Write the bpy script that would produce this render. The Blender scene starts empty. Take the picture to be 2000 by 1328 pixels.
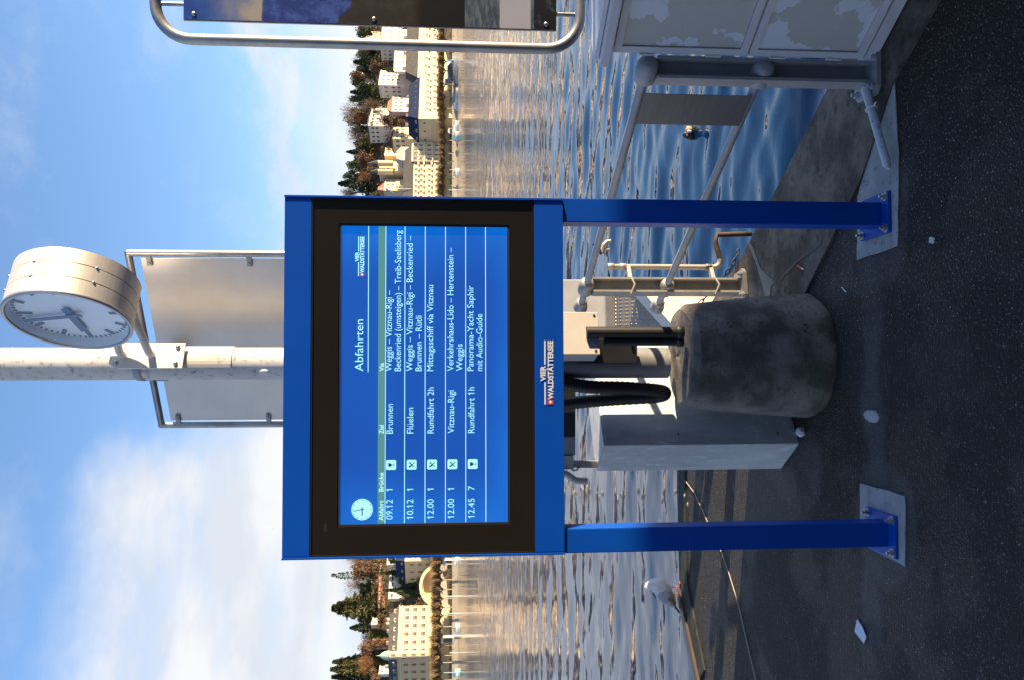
import bpy, bmesh, math, random
import numpy as np
from mathutils import Vector, Matrix
R = math.radians
random.seed(7)
S = bpy.context.scene
COL = S.collection

# ------------------------------------------------------------------ camera (the photograph lies on its side: up is image left)
FPX, PITCH, H = 1560.0, R(4.25), 1.7
cp, sp = math.cos(PITCH), math.sin(PITCH)
cam = bpy.data.cameras.new('camera'); camo = bpy.data.objects.new('camera', cam); COL.objects.link(camo)
cam.sensor_width = 36; cam.lens = FPX / 2000 * 36; cam.clip_start = .05; cam.clip_end = 5000
X_ = Vector((0, -sp, -cp)); Y_ = Vector((1, 0, 0)); Z_ = X_.cross(Y_)
m = Matrix((X_, Y_, Z_)).transposed().to_4x4(); m.translation = Vector((0, 0, H)); camo.matrix_world = m
S.camera = camo
# ------------------------------------------------------------------ light
SUN_AZ, SUN_EL = R(100.5), R(12.5)      # clockwise from +Y
to_sun = Vector((math.sin(SUN_AZ) * math.cos(SUN_EL), math.cos(SUN_AZ) * math.cos(SUN_EL), math.sin(SUN_EL)))
sl = bpy.data.lights.new('sun', 'SUN'); sl.energy = 5.0; sl.angle = R(.5); sl.color = (1, .77, .50)
so = bpy.data.objects.new('sun', sl); COL.objects.link(so); so.rotation_euler = to_sun.to_track_quat('Z', 'Y').to_euler()
S.view_settings.view_transform = 'Standard'; S.view_settings.look = 'None'
S.view_settings.exposure = 1.4; S.view_settings.gamma = 1; S.view_settings.use_curve_mapping = False
W = bpy.data.worlds.new('World'); S.world = W; W.use_nodes = True
nt = W.node_tree; nt.nodes.clear()
def N(t, **k):
    n = nt.nodes.new(t)
    for a, b in k.items(): setattr(n, a, b)
    return n
def Lk(a, b): nt.links.new(a, b)
def M_(op, a, b=None, c=None, clamp=False):
    n = N('ShaderNodeMath', operation=op); n.use_clamp = clamp
    for i, v in enumerate((a, b, c)):
        if v is None: continue
        if isinstance(v, (int, float)): n.inputs[i].default_value = v
        else: Lk(v, n.inputs[i])
    return n.outputs[0]
def MR(v, a, b, c, d, smooth=True):
    n = N('ShaderNodeMapRange'); n.interpolation_type = 'SMOOTHSTEP' if smooth else 'LINEAR'
    Lk(v, n.inputs[0])
    for i, q in enumerate((a, b, c, d)):
        if isinstance(q, (int, float)): n.inputs[i + 1].default_value = q
        else: Lk(q, n.inputs[i + 1])
    return n.outputs[0]
sky = N('ShaderNodeTexSky'); sky.sky_type = 'NISHITA'; sky.sun_disc = False
sky.sun_elevation = SUN_EL; sky.sun_rotation = SUN_AZ; sky.altitude = 430; sky.air_density = 1.0; sky.dust_density = .6; sky.ozone_density = 2.0
tc = N('ShaderNodeTexCoord'); sep = N('ShaderNodeSeparateXYZ'); Lk(tc.outputs['Generated'], sep.inputs[0])
el = M_('MULTIPLY', M_('ARCSINE', sep.outputs[2]), 57.2958)
az = M_('MULTIPLY', M_('ARCTAN2', sep.outputs[0], sep.outputs[1]), 57.2958)
def cnoise(sx, sy, scale, det, off=0, rough=.55):
    cmb = N('ShaderNodeCombineXYZ'); Lk(M_('MULTIPLY', az, sx), cmb.inputs[0]); Lk(M_('MULTIPLY', el, sy), cmb.inputs[1]); cmb.inputs[2].default_value = off
    n = N('ShaderNodeTexNoise'); n.inputs['Scale'].default_value = scale; n.inputs['Detail'].default_value = det; n.inputs['Roughness'].default_value = rough
    Lk(cmb.outputs[0], n.inputs['Vector']); return n.outputs['Fac']
n1 = cnoise(.05, .075, 1.6, 7, 3.1, .6); n2 = cnoise(.05, .12, 3.0, 6, 8.2)
thr = MR(az, -11, -2, 23.5, 14.5)                 # the cloud bank reaches higher on the left
e2 = M_('ADD', el, M_('MULTIPLY', M_('SUBTRACT', n1, .5), 13))
bank = MR(M_('SUBTRACT', thr, e2), -2.5, 5.5, 0, 1)
right = MR(az, -6, 4, 0, 1)
band = M_('MULTIPLY', MR(M_('ABSOLUTE', M_('SUBTRACT', e2, 11.6)), .4, 3.0, 1, 0), 1.0)
dens_r = M_('ADD', M_('MULTIPLY', band, .95), M_('MULTIPLY', MR(el, 11.5, 2, 0, 1), .72), clamp=True)
dens_l = M_('MULTIPLY', bank, MR(n2, .25, .6, .72, 1.0))
thick = M_('MULTIPLY', MR(n2, .35, .6, .62, 1.0), M_('MULTIPLY', bank, dens_r))
mx = N('ShaderNodeMix'); mx.data_type = 'FLOAT'; Lk(right, mx.inputs[0]); Lk(dens_l, mx.inputs[2]); Lk(thick, mx.inputs[3])
hz = MR(el, 14, 5.5, 0, .93)
dens = M_('MAXIMUM', mx.outputs[0], hz)
wisp = M_('MULTIPLY', MR(n1, .5, .75, 0, .3), MR(el, 60, 22, .5, 1))
dens = M_('MAXIMUM', dens, wisp)
# clouds: sunlit white tops, faint grey-blue in the thick middle
ccol = N('ShaderNodeMix'); ccol.data_type = 'RGBA'; Lk(MR(cnoise(.04, .1, 2.2, 5, 5.5), .35, .65, 0, 1), ccol.inputs[0])
ccol.inputs[6].default_value = (2.95, 3.15, 3.5, 1); ccol.inputs[7].default_value = (3.75, 3.75, 3.8, 1)
lift = N('ShaderNodeMix'); lift.data_type = 'RGBA'; lift.blend_type = 'MULTIPLY'; lift.inputs[0].default_value = 1
Lk(sky.outputs[0], lift.inputs[6]); lift.inputs[7].default_value = (1.12, 1.20, 1.36, 1)
mix = N('ShaderNodeMix'); mix.data_type = 'RGBA'; Lk(dens, mix.inputs[0]); Lk(lift.outputs[2], mix.inputs[6]); Lk(ccol.outputs[2], mix.inputs[7])
bg = N('ShaderNodeBackground'); Lk(mix.outputs[2], bg.inputs[0]); bg.inputs[1].default_value = .098
wo = N('ShaderNodeOutputWorld'); Lk(bg.outputs[0], wo.inputs[0])

# ------------------------------------------------------------------ helpers
def ray(x, y):
    d = (x - 1000) / FPX; u = (664 - y) / FPX
    return (u, cp - d * sp, -sp - d * cp)
def G(x, y, z=0.0):
    r = ray(x, y); t = (z - H) / r[2]; return Vector((r[0] * t, r[1] * t, z))
def P(x, y, Y):
    r = ray(x, y); t = Y / r[1]; return Vector((r[0] * t, Y, H + r[2] * t))
def lk(o, parent=None):
    COL.objects.link(o)
    if parent: o.parent = parent
    return o
def tag(o, label=None, cat=None, group=None, kind=None):
    if label: o['label'] = label
    if cat: o['category'] = cat
    if group: o['group'] = group
    if kind: o['kind'] = kind
    return o
def empty(name, loc, label=None, cat=None, group=None, rz=0):
    o = bpy.data.objects.new(name, None); o.empty_display_size = .2; lk(o); o.location = loc; o.rotation_euler.z = rz
    return tag(o, label, cat, group)
class MB:
    def __init__(s, o=(0, 0, 0)): s.v = []; s.f = []; s.m = []; s.sm = []; s.o = Vector(o)
    def add(s, vs, fs, mi=0, sm=False):
        b = len(s.v); s.v += [tuple(Vector(v) - s.o) for v in vs]; s.f += [tuple(b + i for i in f) for f in fs]; s.m += [mi] * len(fs); s.sm += [sm] * len(fs); return s
    def box(s, a, b, mi=0, mat=None, bev=0):
        x0, y0, z0 = a; x1, y1, z1 = b
        x0, x1 = min(x0, x1), max(x0, x1); y0, y1 = min(y0, y1), max(y0, y1); z0, z1 = min(z0, z1), max(z0, z1)
        if bev:
            bm = bmesh.new(); bmesh.ops.create_cube(bm, size=1)
            for v in bm.verts: v.co = Vector(((x0 + x1) / 2 + v.co.x * (x1 - x0), (y0 + y1) / 2 + v.co.y * (y1 - y0), (z0 + z1) / 2 + v.co.z * (z1 - z0)))
            bmesh.ops.bevel(bm, geom=bm.edges[:], offset=bev, segments=2, affect='EDGES', profile=.6)
            vs = [v.co.copy() for v in bm.verts]; fs = [[v.index for v in f.verts] for f in bm.faces]; bm.free()
        else:
            vs = [Vector((x, y, z)) for x in (x0, x1) for y in (y0, y1) for z in (z0, z1)]
            fs = [(0, 1, 3, 2), (4, 6, 7, 5), (0, 4, 5, 1), (2, 3, 7, 6), (0, 2, 6, 4), (1, 5, 7, 3)]
        if mat: vs = [mat @ v for v in vs]
        return s.add(vs, fs, mi)
    def obox(s, a, b, w, h, mi=0, up=(0, 0, 1)):      # bar from a to b, section w x h
        a = Vector(a); b = Vector(b); d = (b - a).normalized(); u = Vector(up); sd = d.cross(u).normalized(); u = sd.cross(d)
        vs = [q + sd * (i * w / 2) + u * (j * h / 2) for q in (a, b) for i in (-1, 1) for j in (-1, 1)]
        return s.add(vs, [(0, 1, 3, 2), (4, 6, 7, 5), (0, 4, 5, 1), (2, 3, 7, 6), (0, 2, 6, 4), (1, 5, 7, 3)], mi)
    def prism(s, poly, z0, z1, mi=0, top=None, cap=True):
        n = len(poly); top = top or poly
        vs = [(p[0], p[1], z0) for p in poly] + [(p[0], p[1], z1) for p in top]
        fs = [(i, (i + 1) % n, n + (i + 1) % n, n + i) for i in range(n)]
        if cap: fs += [tuple(range(n))[::-1], tuple(range(n, 2 * n))]
        return s.add(vs, fs, mi)
    def tube(s, path, r, seg=12, mi=0, caps=True, sm=True, closed=False):
        path = [Vector(p) for p in path]; n = len(path); rr = r if isinstance(r, (list, tuple)) else [r] * n
        vs = []; ref = None
        for i, p in enumerate(path):
            if closed: d = (path[(i + 1) % n] - path[i - 1]).normalized()
            else: d = (path[min(i + 1, n - 1)] - path[max(i - 1, 0)]).normalized()
            if ref is None: ref = Vector((0, 0, 1)) if abs(d.z) < .9 else Vector((1, 0, 0))
            a = d.cross(ref).normalized(); b = a.cross(d).normalized(); ref = b
            for k in range(seg):
                t = 2 * math.pi * k / seg; vs.append(p + (a * math.cos(t) + b * math.sin(t)) * rr[i])
        fs = []
        for i in range(n if closed else n - 1):
            j = (i + 1) % n
            for k in range(seg): fs.append((i * seg + k, i * seg + (k + 1) % seg, j * seg + (k + 1) % seg, j * seg + k))
        s.add(vs, fs, mi, sm)
        if caps and not closed:
            s.add(vs[:seg], [tuple(range(seg))[::-1]], mi); s.add(vs[-seg:], [tuple(range(seg))], mi)
        return s
    def lathe(s, prof, c, seg=24, mi=0, axis='Z', sm=True, mat=None, caps=True):
        vs = []; c = Vector(c)
        for r, z in prof:
            for k in range(seg):
                t = 2 * math.pi * k / seg; v = Vector((r * math.cos(t), r * math.sin(t), z))
                if mat: v = mat @ v
                vs.append(c + v)
        fs = [(i * seg + k, i * seg + (k + 1) % seg, (i + 1) * seg + (k + 1) % seg, (i + 1) * seg + k) for i in range(len(prof) - 1) for k in range(seg)]
        s.add(vs, fs, mi, sm)
        if not caps: return s
        if prof[0][0] > 1e-4: s.add(vs[:seg], [tuple(range(seg))[::-1]], mi)
        if prof[-1][0] > 1e-4: s.add(vs[-seg:], [tuple(range(seg))], mi)
        return s
    def sphere(s, c, r, seg=14, rings=9, mi=0, sc=(1, 1, 1)):
        vs = []; c = Vector(c)
        for i in range(rings + 1):
            a = math.pi * i / rings
            for k in range(seg):
                t = 2 * math.pi * k / seg
                vs.append(c + Vector((r * sc[0] * math.sin(a) * math.cos(t), r * sc[1] * math.sin(a) * math.sin(t), r * sc[2] * math.cos(a))))
        return s.add(vs, [(i * seg + k, (i + 1) * seg + k, (i + 1) * seg + (k + 1) % seg, i * seg + (k + 1) % seg) for i in range(rings) for k in range(seg)], mi, True)
    def mesh(s, name, mats):
        me = bpy.data.meshes.new(name); me.from_pydata(s.v, [], s.f)
        for q in (mats if isinstance(mats, (list, tuple)) else [mats]): me.materials.append(q)
        me.polygons.foreach_set('material_index', s.m); me.polygons.foreach_set('use_smooth', s.sm)
        bm = bmesh.new(); bm.from_mesh(me); bmesh.ops.recalc_face_normals(bm, faces=bm.faces[:]) if len(s.f) < 60000 else None; bm.to_mesh(me); bm.free()
        me.update(); return me
    def build(s, name, mats, parent=None, label=None, cat=None, group=None, kind=None):
        o = bpy.data.objects.new(name, s.mesh(name, mats)); lk(o, parent)
        if parent is None: o.location = s.o
        return tag(o, label, cat, group, kind)
def part(name, me, parent, loc=(0, 0, 0), rz=0, scale=None):
    o = bpy.data.objects.new(name, me); lk(o, parent); o.location = loc; o.rotation_euler.z = rz
    if scale: o.scale = scale
    return o
def copy_tree(o, parent=None):
    kids = [c for c in o.children]
    c = o.copy(); COL.objects.link(c); c.parent = parent
    for k in kids: copy_tree(k, c)
    return c

# ------------------------------------------------------------------ materials
def mat(name, col, rough=.6, metal=0, col2=None, scale=5, det=5, lo=.35, hi=.65, bump=0, bscale=None, bdist=.01, spec=None, coords='Object', stretch=None, coat=0):
    mt = bpy.data.materials.new(name); mt.use_nodes = True; t = mt.node_tree; b = t.nodes['Principled BSDF']
    b.inputs['Base Color'].default_value = (*col, 1); b.inputs['Roughness'].default_value = rough; b.inputs['Metallic'].default_value = metal
    if spec is not None: b.inputs['Specular IOR Level'].default_value = spec
    if coat: b.inputs['Coat Weight'].default_value = coat; b.inputs['Coat Roughness'].default_value = .12
    tcn = t.nodes.new('ShaderNodeTexCoord'); src = tcn.outputs[coords]
    if stretch:
        mp = t.nodes.new('ShaderNodeMapping'); mp.inputs['Scale'].default_value = stretch; t.links.new(src, mp.inputs[0]); src = mp.outputs[0]
    if col2:
        n = t.nodes.new('ShaderNodeTexNoise'); n.inputs['Scale'].default_value = scale; n.inputs['Detail'].default_value = det; n.inputs['Roughness'].default_value = .6; t.links.new(src, n.inputs['Vector'])
        mr = t.nodes.new('ShaderNodeMapRange'); mr.inputs[1].default_value = lo; mr.inputs[2].default_value = hi; t.links.new(n.outputs['Fac'], mr.inputs[0])
        mi = t.nodes.new('ShaderNodeMix'); mi.data_type = 'RGBA'; t.links.new(mr.outputs[0], mi.inputs[0]); mi.inputs[6].default_value = (*col, 1); mi.inputs[7].default_value = (*col2, 1)
        t.links.new(mi.outputs[2], b.inputs['Base Color'])
    if bump:
        n = t.nodes.new('ShaderNodeTexNoise'); n.inputs['Scale'].default_value = bscale or scale; n.inputs['Detail'].default_value = 6; t.links.new(src, n.inputs['Vector'])
        bp = t.nodes.new('ShaderNodeBump'); bp.inputs['Strength'].default_value = bump; bp.inputs['Distance'].default_value = bdist; t.links.new(n.outputs['Fac'], bp.inputs['Height']); t.links.new(bp.outputs[0], b.inputs['Normal'])
    return mt
def emat(name, col, st):
    mt = bpy.data.materials.new(name); mt.use_nodes = True; b = mt.node_tree.nodes['Principled BSDF']
    b.inputs['Base Color'].default_value = (.01, .01, .012, 1); b.inputs['Roughness'].default_value = .3
    b.inputs['Emission Color'].default_value = (*col, 1); b.inputs['Emission Strength'].default_value = st; return mt
class NB:   # tiny node builder on a material
    def __init__(s, mt): s.t = mt.node_tree; s.b = s.t.nodes['Principled BSDF']
    def n(s, ty, **k):
        q = s.t.nodes.new(ty)
        for a, v in k.items(): setattr(q, a, v)
        return q
    def l(s, a, b): s.t.links.new(a, b)
    def math(s, op, a, b=None, clamp=False):
        q = s.n('ShaderNodeMath', operation=op); q.use_clamp = clamp
        for i, v in enumerate((a, b)):
            if v is None: continue
            if isinstance(v, (int, float)): q.inputs[i].default_value = v
            else: s.l(v, q.inputs[i])
        return q.outputs[0]
    def mr(s, v, a, b, c=0, d=1, sm=True):
        q = s.n('ShaderNodeMapRange'); q.interpolation_type = 'SMOOTHSTEP' if sm else 'LINEAR'; s.l(v, q.inputs[0])
        for i, w in enumerate((a, b, c, d)): q.inputs[i + 1].default_value = w
        return q.outputs[0]
    def mix(s, f, a, b):
        q = s.n('ShaderNodeMix'); q.data_type = 'RGBA'
        for i, v in ((0, f), (6, a), (7, b)):
            if isinstance(v, (int, float)): q.inputs[i].default_value = v
            elif isinstance(v, tuple): q.inputs[i].default_value = (*v, 1)
            else: s.l(v, q.inputs[i])
        return q.outputs[2]
    def noise(s, vec, scale, det=4, rough=.55):
        q = s.n('ShaderNodeTexNoise'); q.inputs['Scale'].default_value = scale; q.inputs['Detail'].default_value = det; q.inputs['Roughness'].default_value = rough; s.l(vec, q.inputs['Vector']); return q.outputs['Fac']
def base(name, rough=.6):
    mt = bpy.data.materials.new(name); mt.use_nodes = True; b = NB(mt); b.b.inputs['Roughness'].default_value = rough; return mt, b

m_blue = mat('blue_paint', (.0008, .074, .44), .42, spec=.25, col2=(.001, .060, .37), scale=2.2, lo=.3, hi=.75, bump=.03, bscale=120, bdist=.002)
m_black = mat('black_bezel', (.013, .011, .008), .22, col2=(.016, .013, .01), scale=3)
m_bolt = mat('steel_bolt', (.45, .44, .42), .35, .9)
m_galv = mat('galvanised', (.34, .35, .36), .42, .75, col2=(.24, .25, .26), scale=14, bump=.1, bscale=60, bdist=.002)
m_brush = mat('brushed_aluminium', (.84, .80, .72), .42, .6, col2=(.76, .72, .64), scale=3, stretch=(1, 1, 60), bump=.06, bscale=20, bdist=.001)
m_panelback = mat('grey_aluminium_sheet', (.52, .51, .50), .42, .75, col2=(.46, .45, .44), scale=4, bump=.05, bscale=300, bdist=.0008)
m_grey = mat('grey_paint', (.36, .375, .40), .5, .1, col2=(.29, .305, .33), scale=9, bump=.08, bscale=40, bdist=.002)
m_greyrail = mat('worn_grey_rail_paint', (.36, .35, .33), .45, .3, col2=(.27, .26, .25), scale=14, bump=.15, bscale=50, bdist=.002)
m_white = mat('white_paint', (.72, .70, .65), .5, col2=(.60, .58, .53), scale=4, bump=.08, bscale=20, bdist=.003)
m_whiteface = mat('clock_dial', (.86, .87, .88), .35)
m_ink = mat('clock_ink', (.10, .14, .20), .5)
m_rubber = mat('black_rubber', (.018, .018, .02), .5)
m_dark = mat('dark_steel', (.05, .052, .056), .5, .4, col2=(.035, .036, .04), scale=8)
m_rust = mat('rusty_pipe', (.05, .03, .022), .85, col2=(.10, .065, .045), scale=20, bump=.2, bscale=60, bdist=.003)
m_letter = mat('white_lettering', (.80, .80, .78), .5)
m_red = mat('red_emblem', (.62, .03, .03), .5)
m_paper = mat('paper', (.70, .72, .78), .8)
m_rope = mat('pale_cord', (.42, .35, .26), .9)
m_orange = mat('cigarette_filter', (.60, .16, .04), .8)
m_wood = mat('wet_timber', (.07, .036, .018), .45, col2=(.03, .018, .012), scale=3, stretch=(1, 1, 1), bump=.3, bscale=12)

def stained(name, c1, c2, c3, s1=4, s2=18, rough=.85, bump=.4, bd=.006, strk=(1, 1, 1)):
    mt, b = base(name, rough); tc = b.n('ShaderNodeTexCoord'); mp = b.n('ShaderNodeMapping'); mp.inputs['Scale'].default_value = strk; b.l(tc.outputs['Object'], mp.inputs[0]); v = mp.outputs[0]
    a = b.mix(b.mr(b.noise(v, s1, 6, .65), .4, .62), c1, c2); a = b.mix(b.mr(b.noise(v, s2, 7, .7), .52, .7), a, c3)
    b.l(a, b.b.inputs['Base Color']); bp = b.n('ShaderNodeBump'); bp.inputs['Strength'].default_value = bump; bp.inputs['Distance'].default_value = bd
    b.l(b.noise(v, s2 * 2, 8, .7), bp.inputs['Height']); b.l(bp.outputs[0], b.b.inputs['Normal']); return mt
m_block = stained('mossy_concrete', (.085, .080, .072), (.24, .225, .20), (.055, .056, .034), 6.5, 26, bump=.9, bd=.014)
m_coping = stained('weathered_coping', (.050, .044, .037), (.15, .135, .115), (.022, .020, .016), 3.2, 11, bump=1, bd=.02)
m_moss = stained('mossy_coping', (.010, .011, .008), (.022, .024, .018), (.09, .10, .08), 4, 20)
m_patch = stained('fresh_mortar', (.30, .31, .32), (.40, .41, .42), (.18, .185, .19), 5, 30, bump=.25, bd=.003)
m_spall = stained('pale_spall', (.17, .165, .155), (.22, .21, .20), (.09, .085, .08), 9, 30)
m_pole = stained('limey_steel_pole', (.56, .54, .50), (.66, .63, .58), (.12, .105, .09), 4, 44, rough=.6, bump=.15, bd=.003, strk=(1, 1, .8))
m_poledark = stained('worn_dark_pole', (.16, .165, .17), (.24, .24, .24), (.07, .07, .07), 3, 12, rough=.55, bump=.15)
m_cab = stained('galvanised_cabinet', (.42, .46, .49), (.54, .58, .61), (.70, .74, .76), 6, 28, rough=.5, bump=.08, bd=.002, strk=(1, 1, .45))
# asphalt
m_asph, b = base('asphalt', .8)
tcn = b.n('ShaderNodeTexCoord'); v = tcn.outputs['Object']; sx = b.n('ShaderNodeSeparateXYZ'); b.l(v, sx.inputs[0])
vor = b.n('ShaderNodeTexVoronoi'); vor.inputs['Scale'].default_value = 125; b.l(v, vor.inputs['Vector'])
sc = b.n('ShaderNodeSeparateColor'); b.l(vor.outputs['Color'], sc.inputs[0])
speck = b.math('MULTIPLY', b.mr(sc.outputs[0], .60, 1.0), b.mr(vor.outputs['Distance'], .55, .2))
bigs = b.n('ShaderNodeTexVoronoi'); bigs.inputs['Scale'].default_value = 62; b.l(v, bigs.inputs['Vector']); sc2 = b.n('ShaderNodeSeparateColor'); b.l(bigs.outputs['Color'], sc2.inputs[0])
speck2 = b.math('MULTIPLY', b.mr(sc2.outputs[0], .84, .88), b.mr(bigs.outputs['Distance'], .20, .10))
wet = b.mr(b.noise(v, 1.6, 5, .6), .44, .56)
c = b.mix(wet, (.0072, .0062, .0052), (.0138, .0122, .0108))
nz = b.noise(v, 3.2, 5, .6)
yy = b.math('ABSOLUTE', b.math('SUBTRACT', b.math('ADD', sx.outputs[1], b.math('MULTIPLY', b.math('SUBTRACT', nz, .5), .35)), 3.13))
dry = b.math('MULTIPLY', b.mr(yy, .10, .04), b.mr(b.math('ABSOLUTE', b.math('ADD', sx.outputs[0], .55)), .95, .5))
c = b.mix(b.math('MULTIPLY', dry, .8), c, (.066, .066, .070))
def smear(cx, cy, rx, ry, f, col, c):
    dx = b.math('DIVIDE', b.math('ADD', sx.outputs[0], -cx), rx); dy = b.math('DIVIDE', b.math('ADD', sx.outputs[1], -cy), ry)
    d2 = b.math('ADD', b.math('ADD', b.math('MULTIPLY', dx, dx), b.math('MULTIPLY', dy, dy)), b.math('MULTIPLY', b.math('SUBTRACT', b.noise(v, 5.5, 6, .65), .5), 1.6))
    return b.mix(b.math('MULTIPLY', b.mr(d2, 1.15, .75), f), c, col)
c = smear(-.72, 3.05, .26, .24, .6, (.075, .076, .08), c); c = smear(.50, 3.08, .30, .22, .55, (.07, .07, .074), c)
c = smear(-.45, 3.35, .30, .16, .75, (.0035, .0034, .0036), c); c = smear(-.80, 3.42, .16, .22, .6, (.004, .004, .0042), c); c = smear(-.05, 3.28, .22, .10, .6, (.004, .004, .0042), c); c = smear(-.62, 3.9, .22, .35, .55, (.05, .05, .054), c); c = smear(.32, 3.45, .16, .3, .5, (.045, .045, .05), c)
c = b.mix(b.math('MULTIPLY', speck, .8), c, (.20, .185, .165)); c = b.mix(speck2, c, (.44, .43, .42)); b.l(c, b.b.inputs['Base Color'])
b.l(b.mr(wet, 0, 1, .62, .85), b.b.inputs['Roughness'])
bp = b.n('ShaderNodeBump'); bp.inputs['Strength'].default_value = 1; bp.inputs['Distance'].default_value = .007
hh = b.math('ADD', b.math('MULTIPLY', vor.outputs['Distance'], -1.4), b.math('MULTIPLY', b.noise(v, 45, 5, .7), 1.6)); b.l(hh, bp.inputs['Height']); b.l(bp.outputs[0], b.b.inputs['Normal'])
# water
m_water, b = base('lake_water', .02)
b.b.inputs['Base Color'].default_value = (.004, .030, .085, 1); b.b.inputs['IOR'].default_value = 1.33
tcn = b.n('ShaderNodeTexCoord'); v = tcn.outputs['Object']
bp = b.n('ShaderNodeBump'); bp.inputs['Strength'].default_value = 1; bp.inputs['Distance'].default_value = .032
cd = b.n('ShaderNodeCameraData')
geo = b.n('ShaderNodeNewGeometry'); ln = b.n('ShaderNodeVectorMath', operation='LENGTH'); b.l(v, ln.inputs[0])
far = b.mr(ln.outputs['Value'], 12, 60, .12, 1)
mpw = b.n('ShaderNodeMapping'); mpw.inputs['Scale'].default_value = (.55, 1, 1); b.l(v, mpw.inputs[0])
hgt = b.math('ADD', b.math('MULTIPLY', b.noise(mpw.outputs[0], .9, 3), 3.0), b.math('MULTIPLY', b.noise(mpw.outputs[0], 4.5, 3), 1.0))
b.l(b.math('MULTIPLY', hgt, far), bp.inputs['Height']); b.l(bp.outputs[0], b.b.inputs['Normal'])

# ------------------------------------------------------------------ water sheet: real ripples near, bump beyond
rng = np.random.default_rng(5)
rows, cols = 900, 420
rr = 1.6 * (1200 / 1.6) ** (np.linspace(0, 1, rows) ** 1.0)
aa = np.radians(np.linspace(-75, 75, cols))
RR, AA = np.meshgrid(rr, aa, indexing='ij'); XX = RR * np.sin(AA); YY = RR * np.cos(AA) - .5
ZZ = np.zeros_like(XX); dr = np.gradient(rr)[:, None]
for i in range(110):
    lam = .13 * (2.6 / .13) ** (rng.random() ** 1.25); th = rng.normal(.12, .5); k = 2 * math.pi / lam
    sl_ = .0145 * (1.0 if lam < 1.0 else .62)
    fade = np.clip((lam / (dr * 4.0)) - .6, 0, 1)
    ZZ += fade * sl_ / k * np.sin(k * (XX * math.sin(th) + YY * math.cos(th)) + rng.random() * 6.28 + .5 * np.sin(XX * .5 + i) + .4 * np.sin(YY * .33 + 2 * i))
me = bpy.data.meshes.new('lake_water'); vv = np.stack([XX, YY, ZZ - .8], -1).reshape(-1, 3)
idx = np.arange(rows * cols).reshape(rows, cols); ff = np.stack([idx[:-1, :-1], idx[:-1, 1:], idx[1:, 1:], idx[1:, :-1]], -1).reshape(-1, 4)
me.vertices.add(len(vv)); me.vertices.foreach_set('co', vv.ravel()); me.loops.add(ff.size); me.loops.foreach_set('vertex_index', ff.ravel()[::1])
me.polygons.add(len(ff)); me.polygons.foreach_set('loop_start', np.arange(0, ff.size, 4)); me.polygons.foreach_set('use_smooth', np.ones(len(ff), bool)); me.update(calc_edges=True); me.flip_normals()
me.materials.append(m_water); o = bpy.data.objects.new('lake', me); lk(o); tag(o, kind='structure')

# ------------------------------------------------------------------ quay
edge = [(-.15, 6.0), (.248, 5.124), (.505, 4.544), (1.146, 3.487), (2.5, 1.27), (34, 5.3), (40, -40), (-40, -40), (-30, -22), (-2.33, 5.361), (-1.84, 5.86), (-1.03, 5.93)]
MB().prism([(x, y) for x, y in edge], -3.0, 0).build('quay_ground', m_asph, kind='structure')
inner = [(.05, 5.35), (.02, 4.75), (.11, 3.86), (.665, 3.20), (1.0, 2.95), (2.2, 1.10), (2.493, 1.262), (1.143, 3.478), (.500, 4.537), (.243, 5.117)]
def sub_slab(name, poly, z, mt, segs=0, amp=0):
    mb = MB(); mb.prism(poly, z - .02, z); return mb.build(name, mt, kind='structure')
sub_slab('quay_coping', inner, .012, m_coping)
sub_slab('quay_coping', [(-1.02, 5.925), (-1.83, 5.852), (-2.32, 5.36), (-2.22, 5.27), (-1.76, 5.66), (-1.0, 5.72), (-.1, 5.74), (.0, 5.70), (.01, 5.72), (-.155, 5.99)], .012, m_moss)
def blob(poly, n=6, j=.008):
    out = []
    for i, a in enumerate(poly):
        c = poly[(i + 1) % len(poly)]
        for k in range(n): out.append((a[0] + (c[0] - a[0]) * k / n + random.uniform(-j, j), a[1] + (c[1] - a[1]) * k / n + random.uniform(-j, j)))
    return out
MB().prism(blob([(.335, 3.245), (.36, 2.935), (.72, 2.93), (1.00, 2.96), (.98, 3.0), (.665, 3.20), (.60, 3.235)], 6, .003), .001, .0045).build('mortar_pad', m_patch, kind='structure')
MB().prism(blob([(-.595, 3.22), (-.585, 2.885), (-.85, 2.885), (-.85, 3.215)], 6, .003), .001, .005).build('mortar_pad', m_patch, kind='structure')
# edge of pale mortar filling a crack in the coping
MB().prism([tuple(G(a, b_)[:2]) for a, b_ in ((1466, 470), (1478, 490), (1490, 525), (1508, 543), (1517, 550), (1510, 562), (1508, 584), (1500, 584), (1493, 556), (1481, 515), (1468, 482))], .0125, .0145).build('mortar_filled_crack', m_spall, kind='structure')
MB().prism(blob([(.30, 4.02), (.36, 3.86), (.44, 3.55), (.455, 3.555), (.40, 3.78), (.33, 4.00)], 4, .006), .0125, .014).build('coping_crack', m_dark, kind='structure')
MB().prism([(G(1703, 812)[0] + .024 * math.cos(t * .524) * (1 + .25 * random.random()), G(1703, 812)[1] + .05 * math.sin(t * .524) * (1 + .25 * random.random())) for t in range(12)], 0, .004).build('mortar_spot', m_patch, kind='structure')
# timber fender along the left edge
fd = empty('timber_fender', (-1.87, 5.82, -.1), 'long wet brown timber fender running along the quay edge beside the gull', 'fender')
for k in range(3):
    MB((-1.87, 5.82, -.1)).obox((-1.90, 5.84, -.035 - k * .14), (-2.95, 4.80, -.035 - k * .14), .07, .125).build('beam', m_wood, fd)
MB((-1.87, 5.82, -.1)).tube([(-1.895, 5.86, .0), (-2.95, 4.82, .0)], .018, 8).build('edge_pipe', m_dark, fd)

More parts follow.
